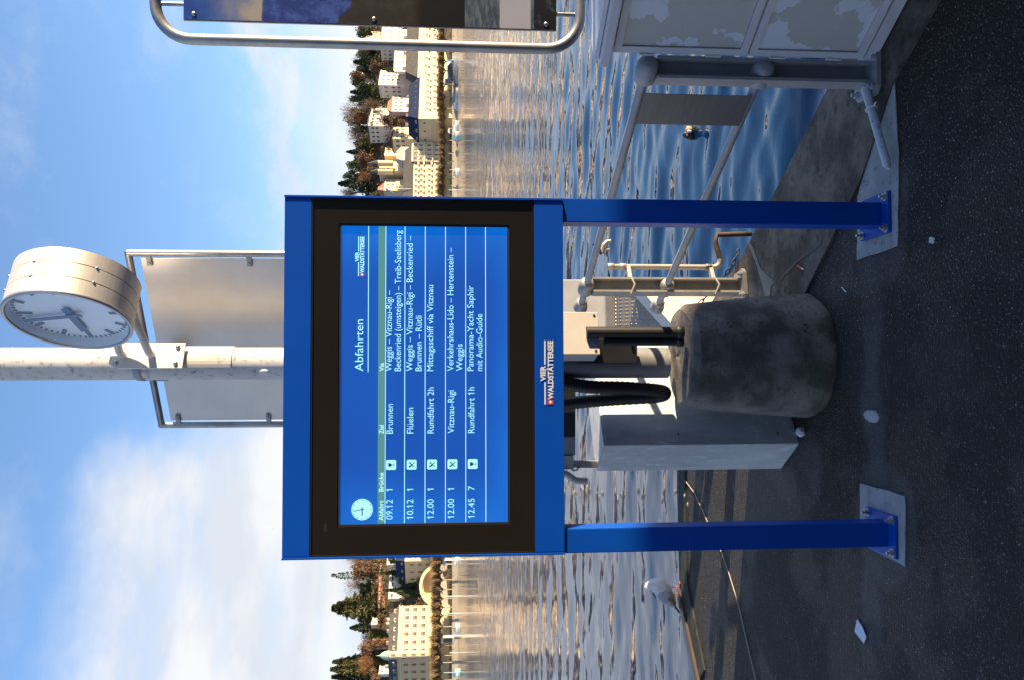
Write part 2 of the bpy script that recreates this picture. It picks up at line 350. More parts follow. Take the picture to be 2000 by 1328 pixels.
# ------------------------------------------------------------------ landing hall behind the camera: its eave throws the shade on the quay
hall = empty('landing_hall', (16, 0, 0), 'long plain ferry landing hall standing behind the viewer', 'building')
def hy(x): return -.518 + .126 * (x - .5)
m_hall = mat('hall_render', (.20, .17, .14), .8, col2=(.16, .14, .12), scale=2)
mb = MB((16, 0, 0)); mb.prism([(-3, hy(-3)), (34, hy(34)), (34, hy(34) - 9), (-3, hy(-3) - 9)], 0, 3.57); mb.build('wall', m_hall, hall)
mb = MB((16, 0, 0)); mb.prism([(-3.2, hy(-3.2)), (34.2, hy(34.2)), (34.2, hy(34) - 9.2), (-3.2, hy(-3) - 9.2)], 3.573, 3.65); mb.build('roof', m_dark, hall)
m_glass = mat('dark_glass', (.02, .025, .03), .08)
for k in range(9):
    x = -1.6 + k * 3.8
    mb = MB((16, 0, 0)); mb.prism([(x, hy(x) + .004), (x + 2.2, hy(x + 2.2) + .004), (x + 2.2, hy(x + 2.2) + .05), (x, hy(x) + .05)], .9, 2.9); mb.build('window', m_glass, hall)

# ------------------------------------------------------------------ departure board
TH = R(2.2)
board = empty('departure_board', (-.131, 3.035, 0), 'blue departure display board on two square blue posts, screen lit', 'departure board', rz=TH)
HB = Vector((-.672, -.045, 1.281)); HT = Vector((.666, .105, 2.322))
mb = MB(); x0, x1 = HB.x, HT.x; ya, yb = HB.y, HT.y
mb.box((x0, ya + .02, HB.z), (x1, yb, HT.z), bev=.003)                       # body
mb.build('housing', m_blue, board)
mb = MB(); mb.box((x0 + .010, ya, 2.222), (x1 - .010, ya + .019, HT.z - .001), bev=.002); mb.build('top_fascia', m_blue, board)
fas = MB().box((x0 + .010, ya, HB.z + .001), (x1 - .010, ya + .019, 1.392), bev=.002).build('bottom_fascia', m_blue, board)
for s_ in (0, 1):
    xx = x0 if s_ == 0 else x1 - .008
    MB().box((xx, ya - .004, HB.z), (xx + .008, ya + .0195, HT.z), bev=.001).build('side_rim', m_blue, board)
sx0, sx1, sz0, sz1 = -.549, .556, 1.494, 2.115
mb = MB(); yb_ = ya + .006
for a, c in (((x0 + .014, 1.398), (x1 - .014, sz0 - .008)), ((x0 + .014, sz1 + .008), (x1 - .014, 2.216)), ((x0 + .014, sz0 - .008), (sx0 - .008, sz1 + .008)), ((sx1 + .008, sz0 - .008), (x1 - .014, sz1 + .008))):
    mb.box((a[0], yb_, a[1]), (c[0], yb_ + .013, c[1]))
mb.build('bezel', m_black, board)
mb = MB()
for a, c in (((sx0 - .008, sz0 - .008), (sx1 + .008, sz0)), ((sx0 - .008, sz1), (sx1 + .008, sz1 + .008)), ((sx0 - .008, sz0), (sx0, sz1)), ((sx1, sz0), (sx1 + .008, sz1))):
    mb.box((a[0], yb_ + .003, a[1]), (c[0], yb_ + .013, c[1]))
mb.build('screen_gasket', m_rubber, board)
mb = MB()
for a, c in (((x0 + .011, 1.394), (x1 - .011, 1.397)), ((x0 + .011, 2.2165), (x1 - .011, 2.2205)), ((x0 + .011, 1.397), (x0 + .0135, 2.2165)), ((x1 - .0135, 1.397), (x1 - .011, 2.2165))):
    mb.box((a[0], yb_ - .004, a[1]), (c[0], yb_ + .012, c[1]))
mb.build('bezel_edge', mat('bronze_edge', (.12, .075, .045), .3, .8), board)
ES = .44
m_screen, b = base('screen', .3); b.b.inputs['Specular IOR Level'].default_value = .3
b.b.inputs['Base Color'].default_value = (.012, .014, .02, 1)
tcn = b.n('ShaderNodeTexCoord'); sx = b.n('ShaderNodeSeparateXYZ'); b.l(tcn.outputs['Generated'], sx.inputs[0])
edgef = b.math('MAXIMUM', b.math('ABSOLUTE', b.math('SUBTRACT', sx.outputs[0], .5)), b.math('MULTIPLY', b.math('SUBTRACT', .5, sx.outputs[2]), .93))
c = b.mix(b.mr(edgef, .30, .51), (.001, .080, .42), (.002, .150, .64)); c = b.mix(b.mr(b.noise(tcn.outputs['Generated'], 2.2, 2), .3, .7, 0, .6), c, (.001, .062, .36))
b.l(c, b.b.inputs['Emission Color']); b.b.inputs['Emission Strength'].default_value = ES
ys = yb_ + .009
scr = MB().box((sx0, ys, sz0), (sx1, ys + .004, sz1)).build('screen', m_screen, board)
m_st = emat('screen_text', (.42, .92, .96), ES); m_sbar = emat('screen_bar', (.085, .27, .26), ES * .95); m_sink = emat('screen_ink', (.0, .03, .10), ES); m_sred = emat('screen_red', (.6, .02, .04), ES)
def fmesh(s, bold=0):
    cu = bpy.data.curves.new('t', 'FONT'); cu.body = s; cu.offset = bold; cu.resolution_u = 3; cu.fill_mode = 'FRONT'
    o = bpy.data.objects.new('t', cu); me = bpy.data.meshes.new_from_object(o); n = len(me.vertices)
    a = np.zeros(n * 3); me.vertices.foreach_get('co', a); a = a.reshape(-1, 3); f = [tuple(p.vertices) for p in me.polygons]
    bpy.data.objects.remove(o); bpy.data.curves.remove(cu); bpy.data.meshes.remove(me); return a, f
CAPH = float(fmesh('H')[0][:, 1].max())
STEM = fmesh('1', 0)[0]
def label_text(s, xl, xr, zb, cap, y, mt, parent, name='text_line', bold=0, face=-1):
    a, f = fmesh(s, bold)
    for i, ch in enumerate(s):          # give the plain upright 1 its flag
        if ch == '1':
            xr1 = fmesh(s[:i + 1], bold)[0][:, 0].max(); sw = STEM[:, 0].max() - STEM[:, 0].min(); tp = STEM[:, 1].max(); x_ = xr1 - sw * .6; n0 = len(a)
            a = np.vstack([a, [[x_, tp, 0], [x_ - .17, tp - .16, 0], [x_ - .17, tp - .24, 0], [x_, tp - .13, 0]]]); f = f + [(n0, n0 + 1, n0 + 2, n0 + 3)]
    if xr is None: xr = xl + (a[:, 0].max() - a[:, 0].min()) * cap / CAPH
    mn, mxx = a[:, 0].min(), a[:, 0].max(); k = (xr - xl) / (mxx - mn); kz = cap / CAPH
    vs = [(xl + (p[0] - mn) * k, y, zb + p[1] * kz) for p in a]
    # thin relief: front faces only plus slight thickness
    mb = MB(); mb.add(vs, f); return mb.build(name, mt, parent)
U = lambda y: sx0 + (1021 - y) / 580 * (sx1 - sx0)
V = lambda f: sz1 - f * (sz1 - sz0)
CAPM = (sz1 - sz0) / 326
yt = ys - .0015
def ST(s, yl, yr, v, cap=12, bold=0, m_=None): label_text(s, U(yl), None if yr is None else U(yr), V(v), cap * CAPM, yt, m_ or m_st, scr, bold=bold)
MB().box((sx0 + .001, ys - .001, V(.262)), (sx1 - .001, ys - .0002, V(.222))).build('header_bar', m_sbar, scr)
def line(ya_, yb2, v, w=.0028): MB().box((U(ya_), yt, V(v) - w / 2), (U(yb2), yt + .0008, V(v) + w / 2)).build('rule', m_st, scr)
for v in (.266, .381, .503, .625, .747, .868): line(1020.5, 441.5, v)
line(727, 441.5, .163)
ST('Abfahrten', 725, 625, .133, 15.5)
for s, a, c in (('Abfahrt', 1015, 976), ('Brücke', 959, 922), ('Ziel', 847, 830), ('Via', 725, 709)): ST(s, a, c, .2565, 8.5, bold=.02)
for i, (t, nb, dst, de) in enumerate((('09.12', '1', 'Brunnen', 789), ('10.12', '1', 'Flüelen', 796.6), ('12.00', '1', 'Rundfahrt 2h', 757), ('12.00', '1', 'Vitznau-Rigi', 763), ('12.45', '7', 'Rundfahrt 1h', 757))):
    v = .311 + i * .122
    ST(t, 1013, 975, v, 12.3); ST(nb, 958.5, None, v, 12.3); ST(dst, 847, de, v, 12.3)
    cx, cz, hs = U(907.5), V(.3015 + i * .1218), .0183
    pts = []
    for qx, qz, a0 in ((1, 1, 0), (-1, 1, 90), (-1, -1, 180), (1, -1, 270)):
        for k in range(4):
            a_ = R(a0 + k * 30); pts.append((cx + qx * (hs - .005) + .005 * math.cos(a_), cz + qz * (hs - .005) + .005 * math.sin(a_)))
    mb = MB(); mb.add([(p[0], yt, p[1]) for p in pts], [tuple(range(16))]); ic = mb.build('icon', m_st, scr)
    mb = MB(); yi = yt - .001
    if i in (0, 4):
        mb.add([(cx + p * .001, yi, cz + q * .001) for p, q in ((-7, 10), (7, 10), (6.5, 3), (4, -1), (1, -2.5), (1, -9), (5, -10), (5, -11.5), (-5, -11.5), (-5, -10), (-1, -9), (-1, -2.5), (-4, -1), (-6.5, 3))], [tuple(range(14))])
    else:
        def bar(p, q, w): 
            d = Vector((q[0] - p[0], q[1] - p[1])).normalized(); n_ = Vector((-d.y, d.x)) * w / 2
            mb.add([(cx + .001 * (a[0] + s2 * n_.x), yi, cz + .001 * (a[1] + s2 * n_.y)) for a, s2 in ((p, 1), (q, 1), (q, -1), (p, -1))], [(0, 1, 2, 3)])
        bar((-9, -10), (4, 3), 3); bar((3, 2), (6, 11), 2.2); bar((5, 3), (10, 9), 2.0); bar((3, 5), (10, 4), 2.0)
        bar((9, -11), (-2, 1), 3); bar((-2, 0), (-9, 10), 5.5)
    mb.build('icon_mark', m_sink, scr)
for s, a, c, v in (('Weggis – Vitznau-Rigi –', 725, 568, .303), ('Beckenried (umsteigen) – Treib-Seelisberg', 725, 449, .3575), ('Weggis – Vitznau-Rigi – Beckenried –', 725, 460, .4275), ('Brunnen – Rütli', 725, 617.6, .482), ('Mittagsschiff via Vitznau', 725, 557, .551),
                   ('Verkehrshaus-Lido – Hertenstein –', 725, 483, .673), ('Weggis', 725, 672, .727), ('Panorama-Yacht Saphir', 725, 558, .794), ('mit Audio-Guide', 725, 614, .848)):
    ST(s, a, c, v, 12)
ccx, ccz, cr_ = U(993), V(.131), .0395
scl = MB().add([(ccx + cr_ * math.cos(k * math.pi / 20), yt, ccz + cr_ * math.sin(k * math.pi / 20)) for k in range(40)], [tuple(range(40))]).build('screen_clock', m_st, scr)
def cmark(ang, r0, r1, w, nm='clock_tick', m_=None):
    a = R(90 - ang); d = Vector((math.cos(a), 0, math.sin(a))); n_ = Vector((-d.z, 0, d.x)) * w / 2; c_ = Vector((ccx, yt - .0006, ccz))
    MB().add([c_ + d * r0 + n_, c_ + d * r0 - n_, c_ + d * r1 - n_, c_ + d * r1 + n_], [(0, 1, 2, 3)]).build(nm, m_ or m_sink, scr)
for k in range(60): cmark(k * 6, cr_ * (.78 if k % 5 == 0 else .88), cr_ * .95, .0018 if k % 5 == 0 else .0009)
cmark(269, -.008, .022, .004, 'clock_hand'); cmark(349, -.008, .033, .0026, 'clock_hand'); cmark(30, -.01, .032, .001, 'clock_hand', m_sred)
# small logo on the screen and the large one on the lower fascia
def logo(yl, yr, vt, hgt, px2x, px2z, y, parent, mw, mr_, pref):
    # extents: x from yl (left) to yr (right); vt = top of VIER row ; hgt = px height of whole logo
    w = yl - yr; xx = lambda f: px2x(yl - f * w); zz = lambda g: px2z(vt + g * hgt)
    d = abs(px2z(0) - px2z(1))
    label_text('VIER', xx(.365), xx(.61), zz(.42), .40 * hgt * d, y, mw, parent, pref, bold=.035)
    label_text('WALDSTÄTTERSEE', xx(.082), xx(1), zz(1), .42 * hgt * d, y, mw, parent, pref, bold=.035)
    for a, c in ((0, .35), (.625, 1)): MB().box((xx(a), y, zz(.44)), (xx(c), y + .0006, zz(.335))).build('rule', mw, parent)
    MB().box((xx(.0), y, zz(1.02)), (xx(.078), y + .0006, zz(.55))).build('emblem', mr_, parent)
    cx_, cz_ = (xx(0) + xx(.078)) / 2, (zz(1.02) + zz(.55)) / 2; q = .26 * hgt * d / 2 * 1.1
    mb = MB(); mb.box((cx_ - q, y - .0004, cz_ - q / 3), (cx_ + q, y, cz_ + q / 3)); mb.box((cx_ - q / 3, y - .0005, cz_ - q), (cx_ + q / 3, y - .0001, cz_ + q)); mb.build('cross', mw, parent)
logo(540, 462, 692, 17.5, U, lambda v: V((v - 665) / 326), yt, scr, m_st, m_sred, 'logo_text')
def bx(y): return (664 - y) / FPX * 2.962 + .131
def bz(v):
    a = math.atan((v - 1000) / FPX) + PITCH; return 1.7 - 2.962 * math.tan(a)
logo(792, 666, 1056, 26, bx, bz, ya - .0015, fas, m_letter, m_red, 'logo_text')
# small sensor mark on the bezel
MB().box((U(1034), yb_ - .001, bz(632)), (U(1019), yb_ + .001, bz(637))).build('sensor_slot', m_rubber, board)
for s_ in (-1, 1):
    px = -.625 if s_ < 0 else .625
    MB().box((px - .046, -.032, .014), (px + .046, .063, 1.282), bev=.004).build('post', m_blue, board)
    pl = MB().box((px - .082, -.084, .006), (px + .082, .137, .018), bev=.003).build('base_plate', m_blue, board)
    for ax in (-.062, .062):
        for ay in (-.064, .117):
            c0 = (px + ax, ay, .018)
            mb = MB(); mb.lathe([(.017, 0), (.017, .003)], c0, 16, sm=False); mb.lathe([(.0125, .003), (.0125, .014)], c0, 6, sm=False); mb.lathe([(.0065, .014), (.0065, .026)], c0, 10); mb.build('bolt', m_bolt, pl)

# ------------------------------------------------------------------ concrete base, pole, clock, rear panel
bc = (-.076, 3.705, 0)
mb = MB(bc); prof = [(.284, .0), (.292, .018), (.290, .05), (.285, .15), (.272, .30), (.257, .45), (.243, .59), (.242, .60), (.2415, .601), (.217, .634), (.216, .635), (.2155, .6355), (.0, .645)]
seg = 48
for prof_, smq in (([(.284, .0), (.292, .018), (.288, .08), (.281, .18), (.272, .30), (.257, .45), (.243, .59), (.241, .603)], True), ([(.241, .603), (.217, .630)], False), ([(.217, .630), (.12, .640), (.0, .642)], False)):
    vs = []
    for r, z in prof_:
        for k in range(seg):
            t = 2 * math.pi * k / seg; j = (1 + .010 * math.cos(8 * t + .6)) * (1 + .006 * math.sin(3 * t + z * 7)) * (1 + .004 * math.sin(11 * t + 3 * z) * math.sin(5 * t))
            vs.append((bc[0] + r * j * math.cos(t), bc[1] + r * j * math.sin(t), z + .004 * math.sin(2 * t + 1) * (z > .3)))
    mb.add(vs, [(i * seg + k, i * seg + (k + 1) % seg, (i + 1) * seg + (k + 1) % seg, (i + 1) * seg + k) for i in range(len(prof_) - 1) for k in range(seg)], 0, smq)
mb.build('concrete_pole_base', m_block, None, 'squat mossy concrete block at the foot of the clock pole', 'concrete block')
PX, PY = -.108, 3.78
pole = empty('clock_pole', (PX, PY, .66), 'tall whitish lime-streaked steel pole rising from the concrete block', 'pole')
o_ = (PX, PY, .66)
MB(o_).tube([(PX, PY, 1.35), (PX, PY, 4.6)], .074, 28).build('shaft', m_pole, pole)
MB(o_).tube([(PX, PY, .67), (PX, PY, 1.352)], [.0735, .0735], 28).build('lower_shaft', m_poledark, pole)
zc = lambda v, Y=PY: P(v, 700, Y).z
MB(o_).lathe([(.0745, zc(270)), (.079, zc(270) - .004), (.079, zc(284)), (.0745, zc(284) - .003)][::-1], (PX, PY, 0), 28).build('clamp_band', m_grey, pole)
MB(o_).lathe([(.0745, zc(286)), (.0775, zc(288)), (.0775, zc(297)), (.0745, zc(299))][::-1], (PX, PY, 0), 28).build('clamp_band', m_pole, pole)
# weld bead at the top and curved inspection cover
MB(o_).lathe([(.0742, zc(24) - .006), (.0755, zc(24)), (.0742, zc(24) + .006)], (PX, PY, 0), 28).build('weld_bead', m_pole, pole)
def arc_plate(z0, z1, a0, a1, r0, r1, n=10):
    mb = MB(o_); vs = []
    for z in (z0, z1):
        for r in (r0, r1):
            for k in range(n + 1):
                a = R(a0 + (a1 - a0) * k / n); vs.append((PX + r * math.cos(a), PY + r * math.sin(a), z))
    m1 = n + 1; fs = []
    for k in range(n):
        fs += [(m1 + k, m1 + k + 1, 3 * m1 + k + 1, 3 * m1 + k), (k, 2 * m1 + k, 2 * m1 + k + 1, k + 1), (k, k + 1, m1 + k + 1, m1 + k), (2 * m1 + k, 3 * m1 + k, 3 * m1 + k + 1, 2 * m1 + k + 1)]
    fs += [(0, m1, 3 * m1, 2 * m1), (n, 2 * m1 + n, 3 * m1 + n, m1 + n)]
    mb.add(vs, fs, 0, False); return mb
cv = arc_plate(zc(460), zc(332), -100, 5, .0742, .0795).build('inspection_cover', stained('cream_cover', (.60, .56, .48), (.66, .62, .55), (.35, .31, .25), 3, 12, rough=.55, bump=.1), pole)
mb = MB(o_); a = R(-55); mb.lathe([(.009, 0), (.009, .006), (.004, .007)], (PX + .0795 * math.cos(a), PY + .0795 * math.sin(a), zc(344)), 10, mat=Matrix.Rotation(a, 3, 'Z') @ Matrix.Rotation(R(90), 3, 'Y')); mb.build('screw', m_dark, cv)
arc_plate(zc(332) + .001, zc(325), -110, 15, .0742, .083).build('cover_bead', m_pole, pole)
mb = MB(o_); a = R(-118)
mb.sphere((PX + .068 * math.cos(a), PY + .068 * math.sin(a), zc(523)), .028, 14, 8, sc=(.55, .5, 1)); mb.build('paint_blob', m_white, pole)
# mounting plate and conduits on the lower pole
MB(o_).box((PX + .0, PY - .105, .84), (PX + .115, PY - .079, 1.12), bev=.003).build('mounting_plate', m_dark, pole)
MB(o_).lathe([(.008, 0), (.008, .008)], (PX + .095, PY - .105, .865), 8, mat=Matrix.Rotation(R(90), 3, 'X'), sm=False).build('bolt', m_bolt, pole)
for q, (yy_, r_, zt) in enumerate(((650, .026, 1.10), (668, .016, 1.02))):
    p0 = P(1355, yy_, 3.56)
    cd_ = empty('cable_conduit', (p0.x, 3.56, .66), ('thick black cable conduit' if q == 0 else 'thin grey cable conduit') + ' rising from the concrete block in front of the pole', 'conduit')
    MB((p0.x, 3.56, .66)).tube([(p0.x, 3.56, .655), (p0.x, 3.56, zt)], r_, 16).build('pipe', m_dark if q else m_rubber, cd_)
    MB((p0.x, 3.56, .66)).lathe([(r_ + .001, .655), (r_ + .005, .66), (r_ + .005, .685), (r_ + .001, .69)], (p0.x, 3.56, 0), 16).build('collar', m_dark, cd_)
# junction box
jr = R(17); jb = empty('junction_box', (.02, 3.60, 1.045), 'beige junction box with screwed lid fixed to the pole under the board', 'junction box', rz=jr)
m_jb = mat('beige_plastic', (.50, .48, .44), .5, col2=(.45, .43, .40), scale=6)
MB().box((-.092, -.02, 0), (.095, .10, .40), bev=.004).build('body', m_jb, jb)
MB().box((-.097, -.034, -.004), (.10, -.021, .404), bev=.003).build('lid', m_jb, jb)
for sx_ in (-.08, .083):
    MB().lathe([(.006, 0), (.006, .003)], (sx_, -.034, .014), 10, mat=Matrix.Rotation(R(90), 3, 'X'), sm=False).build('screw', m_dark, jb)
# corrugated hose loop
def hose(pxs, r, name, label):
    pts = [P(a, b_, Y) for a, b_, Y in pxs]; out = []
    for i in range(len(pts) - 1):
        p0, p1, p2, p3 = pts[max(i - 1, 0)], pts[i], pts[i + 1], pts[min(i + 2, len(pts) - 1)]
        for k in range(14):
            t = k / 14; out.append(.5 * ((2 * p1) + (p2 - p0) * t + (2 * p0 - 5 * p1 + 4 * p2 - p3) * t * t + (3 * p1 - p0 - 3 * p2 + p3) * t ** 3))
    out.append(pts[-1]); mb = MB(out[0]); mb.tube(out, [r * (1 + .09 * (i % 2)) for i in range(len(out))], 12); return mb.build(name, m_rubber, None, label, 'hose')
hose([(1090, 745, 3.72), (1150, 755, 3.74), (1220, 757, 3.76), (1285, 762, 3.78), (1298, 768, 3.80), (1280, 774, 3.82), (1200, 779, 3.84), (1140, 784, 3.85), (1090, 790, 3.86)], .030, 'corrugated_hose', 'black corrugated hose hanging in a loop beside the pole')
# dark control box behind the board and its bracket
cbx = empty('control_box', (-.42, 3.95, .97), 'grey control box on a beige bracket above the sheet-metal cabinet', 'control box')
o2 = (-.42, 3.95, .97)
q0 = P(1121, 748, 3.95); q1 = P(1121, 850, 3.95); q2 = P(1121, 886, 3.95); q3 = P(1118, 912, 3.95)
MB(o2).box((q1.x, 3.90, q0.z), (q0.x, 4.05, q0.z + .33), bev=.003).build('housing', m_dark, cbx)
MB(o2).box((q2.x, 3.90, q0.z), (q1.x - .001, 4.05, q0.z + .33), bev=.003).build('side_panel', m_grey, cbx)
MB(o2).box((q3.x, 3.89, q0.z + .01), (q2.x - .001, 4.06, q0.z + .34), bev=.003).build('end_cap', m_jb, cbx)
a0, a1 = P(1172, 906, 3.97), P(1112, 905, 3.90)
MB(o2).obox((a0.x, 3.97, .974), a1, .035, .01, up=(0, 1, 0)).build('bracket', m_jb, cbx)
hp = [P(a, b_, 3.88) for a, b_ in ((1095, 922), (1108, 926), (1118, 934), (1126, 938), (1147, 939))]
MB(o2).tube(hp, .017, 12).build('curved_handle', m_jb, cbx)
wv = [P(a, b_, 3.90) for a, b_ in ((1113, 910), (1119, 918), (1127, 917), (1131, 911))]
MB(o2).tube(wv, .004, 6).build('wire', m_rubber, cbx)
# sheet-metal cabinet
ca = R(36); cab = empty('sheet_metal_cabinet', (-.507, 3.80, 0), 'waist-high galvanised sheet-metal cabinet behind the concrete block', 'cabinet', rz=ca)
MB().box((0, 0, .004), (.62, .27, .967), bev=.006).build('body', m_cab, cab)
MB().box((.003, .003, .9675), (.617, .267, .9735), bev=.002).build('top', m_cab, cab)
for z in (.1, .6):
    MB().lathe([(.005, 0), (.005, .004)], (.06, 0, z), 8, mat=Matrix.Rotation(R(90), 3, 'X'), sm=False).build('rivet', m_dark, cab)
# rear panel
pr = math.atan2(3.85 - 4.28, .845); rpn = empty('rear_sign_panel', (-.018, 4.065, 1.85), 'bare aluminium back of a sign panel in a tube frame behind the clock pole', 'sign panel', rz=pr)
hw = .474; zt = 1.36
fr = MB(); fr.tube([(-hw, 0, 0), (-hw, 0, zt), ], .0165, 14); fr.tube([(hw, 0, 0), (hw, 0, zt)], .0165, 14); fr.tube([(-hw, 0, zt), (hw, 0, zt)], .0165, 14); fr.tube([(-hw, 0, 0), (hw, 0, 0)], .0165, 14)
for sx_ in (-hw, hw):
    for z in (0, zt): fr.sphere((sx_, 0, z), .0168, 12, 7)
fr.build('frame', m_galv, rpn)
MB().box((-hw + .026, .004, .03), (hw - .026, .010, zt - .05), bev=.001).build('sheet', m_panelback, rpn)
for sx_ in (-1, 1):
    for z in (.2, .81, 1.27):
        mb = MB(); xa = sx_ * (hw - .012); mb.box((min(xa, xa - sx_ * .05), -.010, z - .012), (max(xa, xa - sx_ * .05), .003, z + .012), bev=.004)
        mb.lathe([(.007, 0), (.007, .006)], (xa - sx_ * .036, -.010, z), 8, mat=Matrix.Rotation(R(90), 3, 'X'), sm=False); mb.build('clip', m_grey, rpn)
for z in (1.20, .25): MB().box((-.085, -.22, z), (-.035, -.001, z + .05)).build('bracket', m_grey, rpn)

# clock
CN = Vector((-.89, -.456, 0)).normalized(); CT = Vector((CN.y, -CN.x, 0))      # face normal; CT = viewer's right on the dial
CT = Vector((-CN.y, CN.x, 0)); 
CC = Vector((.082, 3.35, 3.245)); CR = .238; CD = .192
clk = empty('station_clock', CC, 'round station clock in a brushed metal drum fixed to the tall pole', 'clock')
Mx = Matrix((CT, Vector((0, 0, 1)), CN)).transposed()     # local x right on dial, y up, z towards viewer
def ringm(prof, seg=64): return MB().lathe(prof, (0, 0, 0), seg, mat=Mx, caps=False)
th3 = (CD - .004) / 3
for k in range(3):
    za = -CD + k * (th3 + .002); mbk = ringm([(CR, za + .0012), (CR, za + th3 - .0012)], 96); mbk.lathe([(CR - .006, za), (CR, za + .0012)], (0, 0, 0), 96, mat=Mx, caps=False); mbk.lathe([(CR, za + th3 - .0012), (CR - .006, za + th3)], (0, 0, 0), 96, mat=Mx, caps=False); mbk.build('drum_ring', m_brush, clk)
ringm([(.0, -CD + .002), (CR - .004, -CD + .001)]).build('back_plate', m_brush, clk)
ringm([(CR - .001, -.004), (CR + .003, 0), (CR + .003, .012), (CR - .004, .016), (CR - .014, .012), (CR - .014, -.002)]).build('bezel', m_panelback, clk)
ringm([(CR - .016, -.03), (CR - .0155, .010)]).build('inner_rim', m_whiteface, clk)
dial = ringm([(0, -.030), (CR - .016, -.0302)]).build('dial', m_whiteface, clk)
def dmark(ang, r0, r1, w, z=-.028, parent=dial, name='minute_mark', th=.001):
    a = R(90 - ang); d = Vector((math.cos(a), math.sin(a), 0)); n_ = Vector((-d.y, d.x, 0)) * w / 2
    vs = [d * r0 + n_, d * r0 - n_, d * r1 - n_, d * r1 + n_]; mb = MB()
    mb.add([Mx @ (q + Vector((0, 0, z))) for q in vs] + [Mx @ (q + Vector((0, 0, z + th))) for q in vs], [(3, 2, 1, 0), (4, 5, 6, 7), (0, 1, 5, 4), (1, 2, 6, 5), (2, 3, 7, 6), (3, 0, 4, 7)]); return mb.build(name, m_ink, parent)
for k in range(60):
    if k % 5 == 0: dmark(k * 6, .150 if k % 15 == 0 else .165, .212, .017, name='hour_mark')
    else: dmark(k * 6, .200, .214, .007)
dmark(349, -.05, .198, .021, -.014, clk, 'minute_hand', .003)
dmark(269, -.05, .140, .030, -.020, clk, 'hour_hand', .003)
m_cg = bpy.data.materials.new('clock_glass'); m_cg.use_nodes = True; tt = m_cg.node_tree; tt.nodes.remove(tt.nodes['Principled BSDF']); g1 = tt.nodes.new('ShaderNodeBsdfTransparent'); g2 = tt.nodes.new('ShaderNodeBsdfGlossy'); g2.inputs['Roughness'].default_value = .03; g3 = tt.nodes.new('ShaderNodeMixShader'); g3.inputs[0].default_value = .10; tt.links.new(g1.outputs[0], g3.inputs[1]); tt.links.new(g2.outputs[0], g3.inputs[2]); tt.links.new(g3.outputs[0], tt.nodes['Material Output'].inputs[0])
ringm([(0, .0085), (CR - .0155, .0085)]).build('glass', m_cg, clk)
for zz_ in (-CD + th3, -CD + 2 * th3 + .003):
    for a in (60, 118, 150, 15, 200, 250, 320):
        v = Mx @ Vector((CR * math.cos(R(a)), CR * math.sin(R(a)), zz_)); MB().sphere(v, .006, 8, 6).build('toggle_screw', m_bolt, clk)
# arms and base plate to the pole
pl0 = Vector((PX + .02, PY - .10, 0)) - CC; 
back = Vector((PX, PY, 0)) - Vector((CC.x, CC.y, 0)); ang = math.atan2(back.y, back.x)
pd = Vector((math.cos(ang), math.sin(ang), 0)); pm = back - pd * .088
mb = MB(); sd = Vector((-pd.y, pd.x, 0)); zp0, zp1 = -.34, -.02
vs = [pm + sd * a + Vector((0, 0, z)) + pd * t for t in (-.012, 0) for a, z in ((-.04, zp1), (.04, zp1), (.06, zp1 - .04), (.06, zp0), (-.06, zp0), (-.06, zp1 - .04))]
mb.add(vs, [(0, 1, 2, 3, 4, 5), (11, 10, 9, 8, 7, 6)] + [(i, 6 + i, 6 + (i + 1) % 6, (i + 1) % 6) for i in range(6)])
bpn = mb.build('bracket_plate', m_white, clk)
for a, z in ((-.035, zp1 - .03), (.035, zp1 - .03), (-.04, zp0 + .03), (.04, zp0 + .03)):
    MB().sphere(pm + sd * a + Vector((0, 0, z)) - pd * .014, .011, 8, 6).build('bolt', m_bolt, bpn)
for z in (-.075, -.20):
    st = pm + Vector((0, 0, z)); en = CN * -.11 + pd * .20 + Vector((0, 0, z * .8)); kn = st - pd * .05
    MB().tube([st, kn, (kn + en) / 2, en], .017, 12).build('arm', m_white, clk)

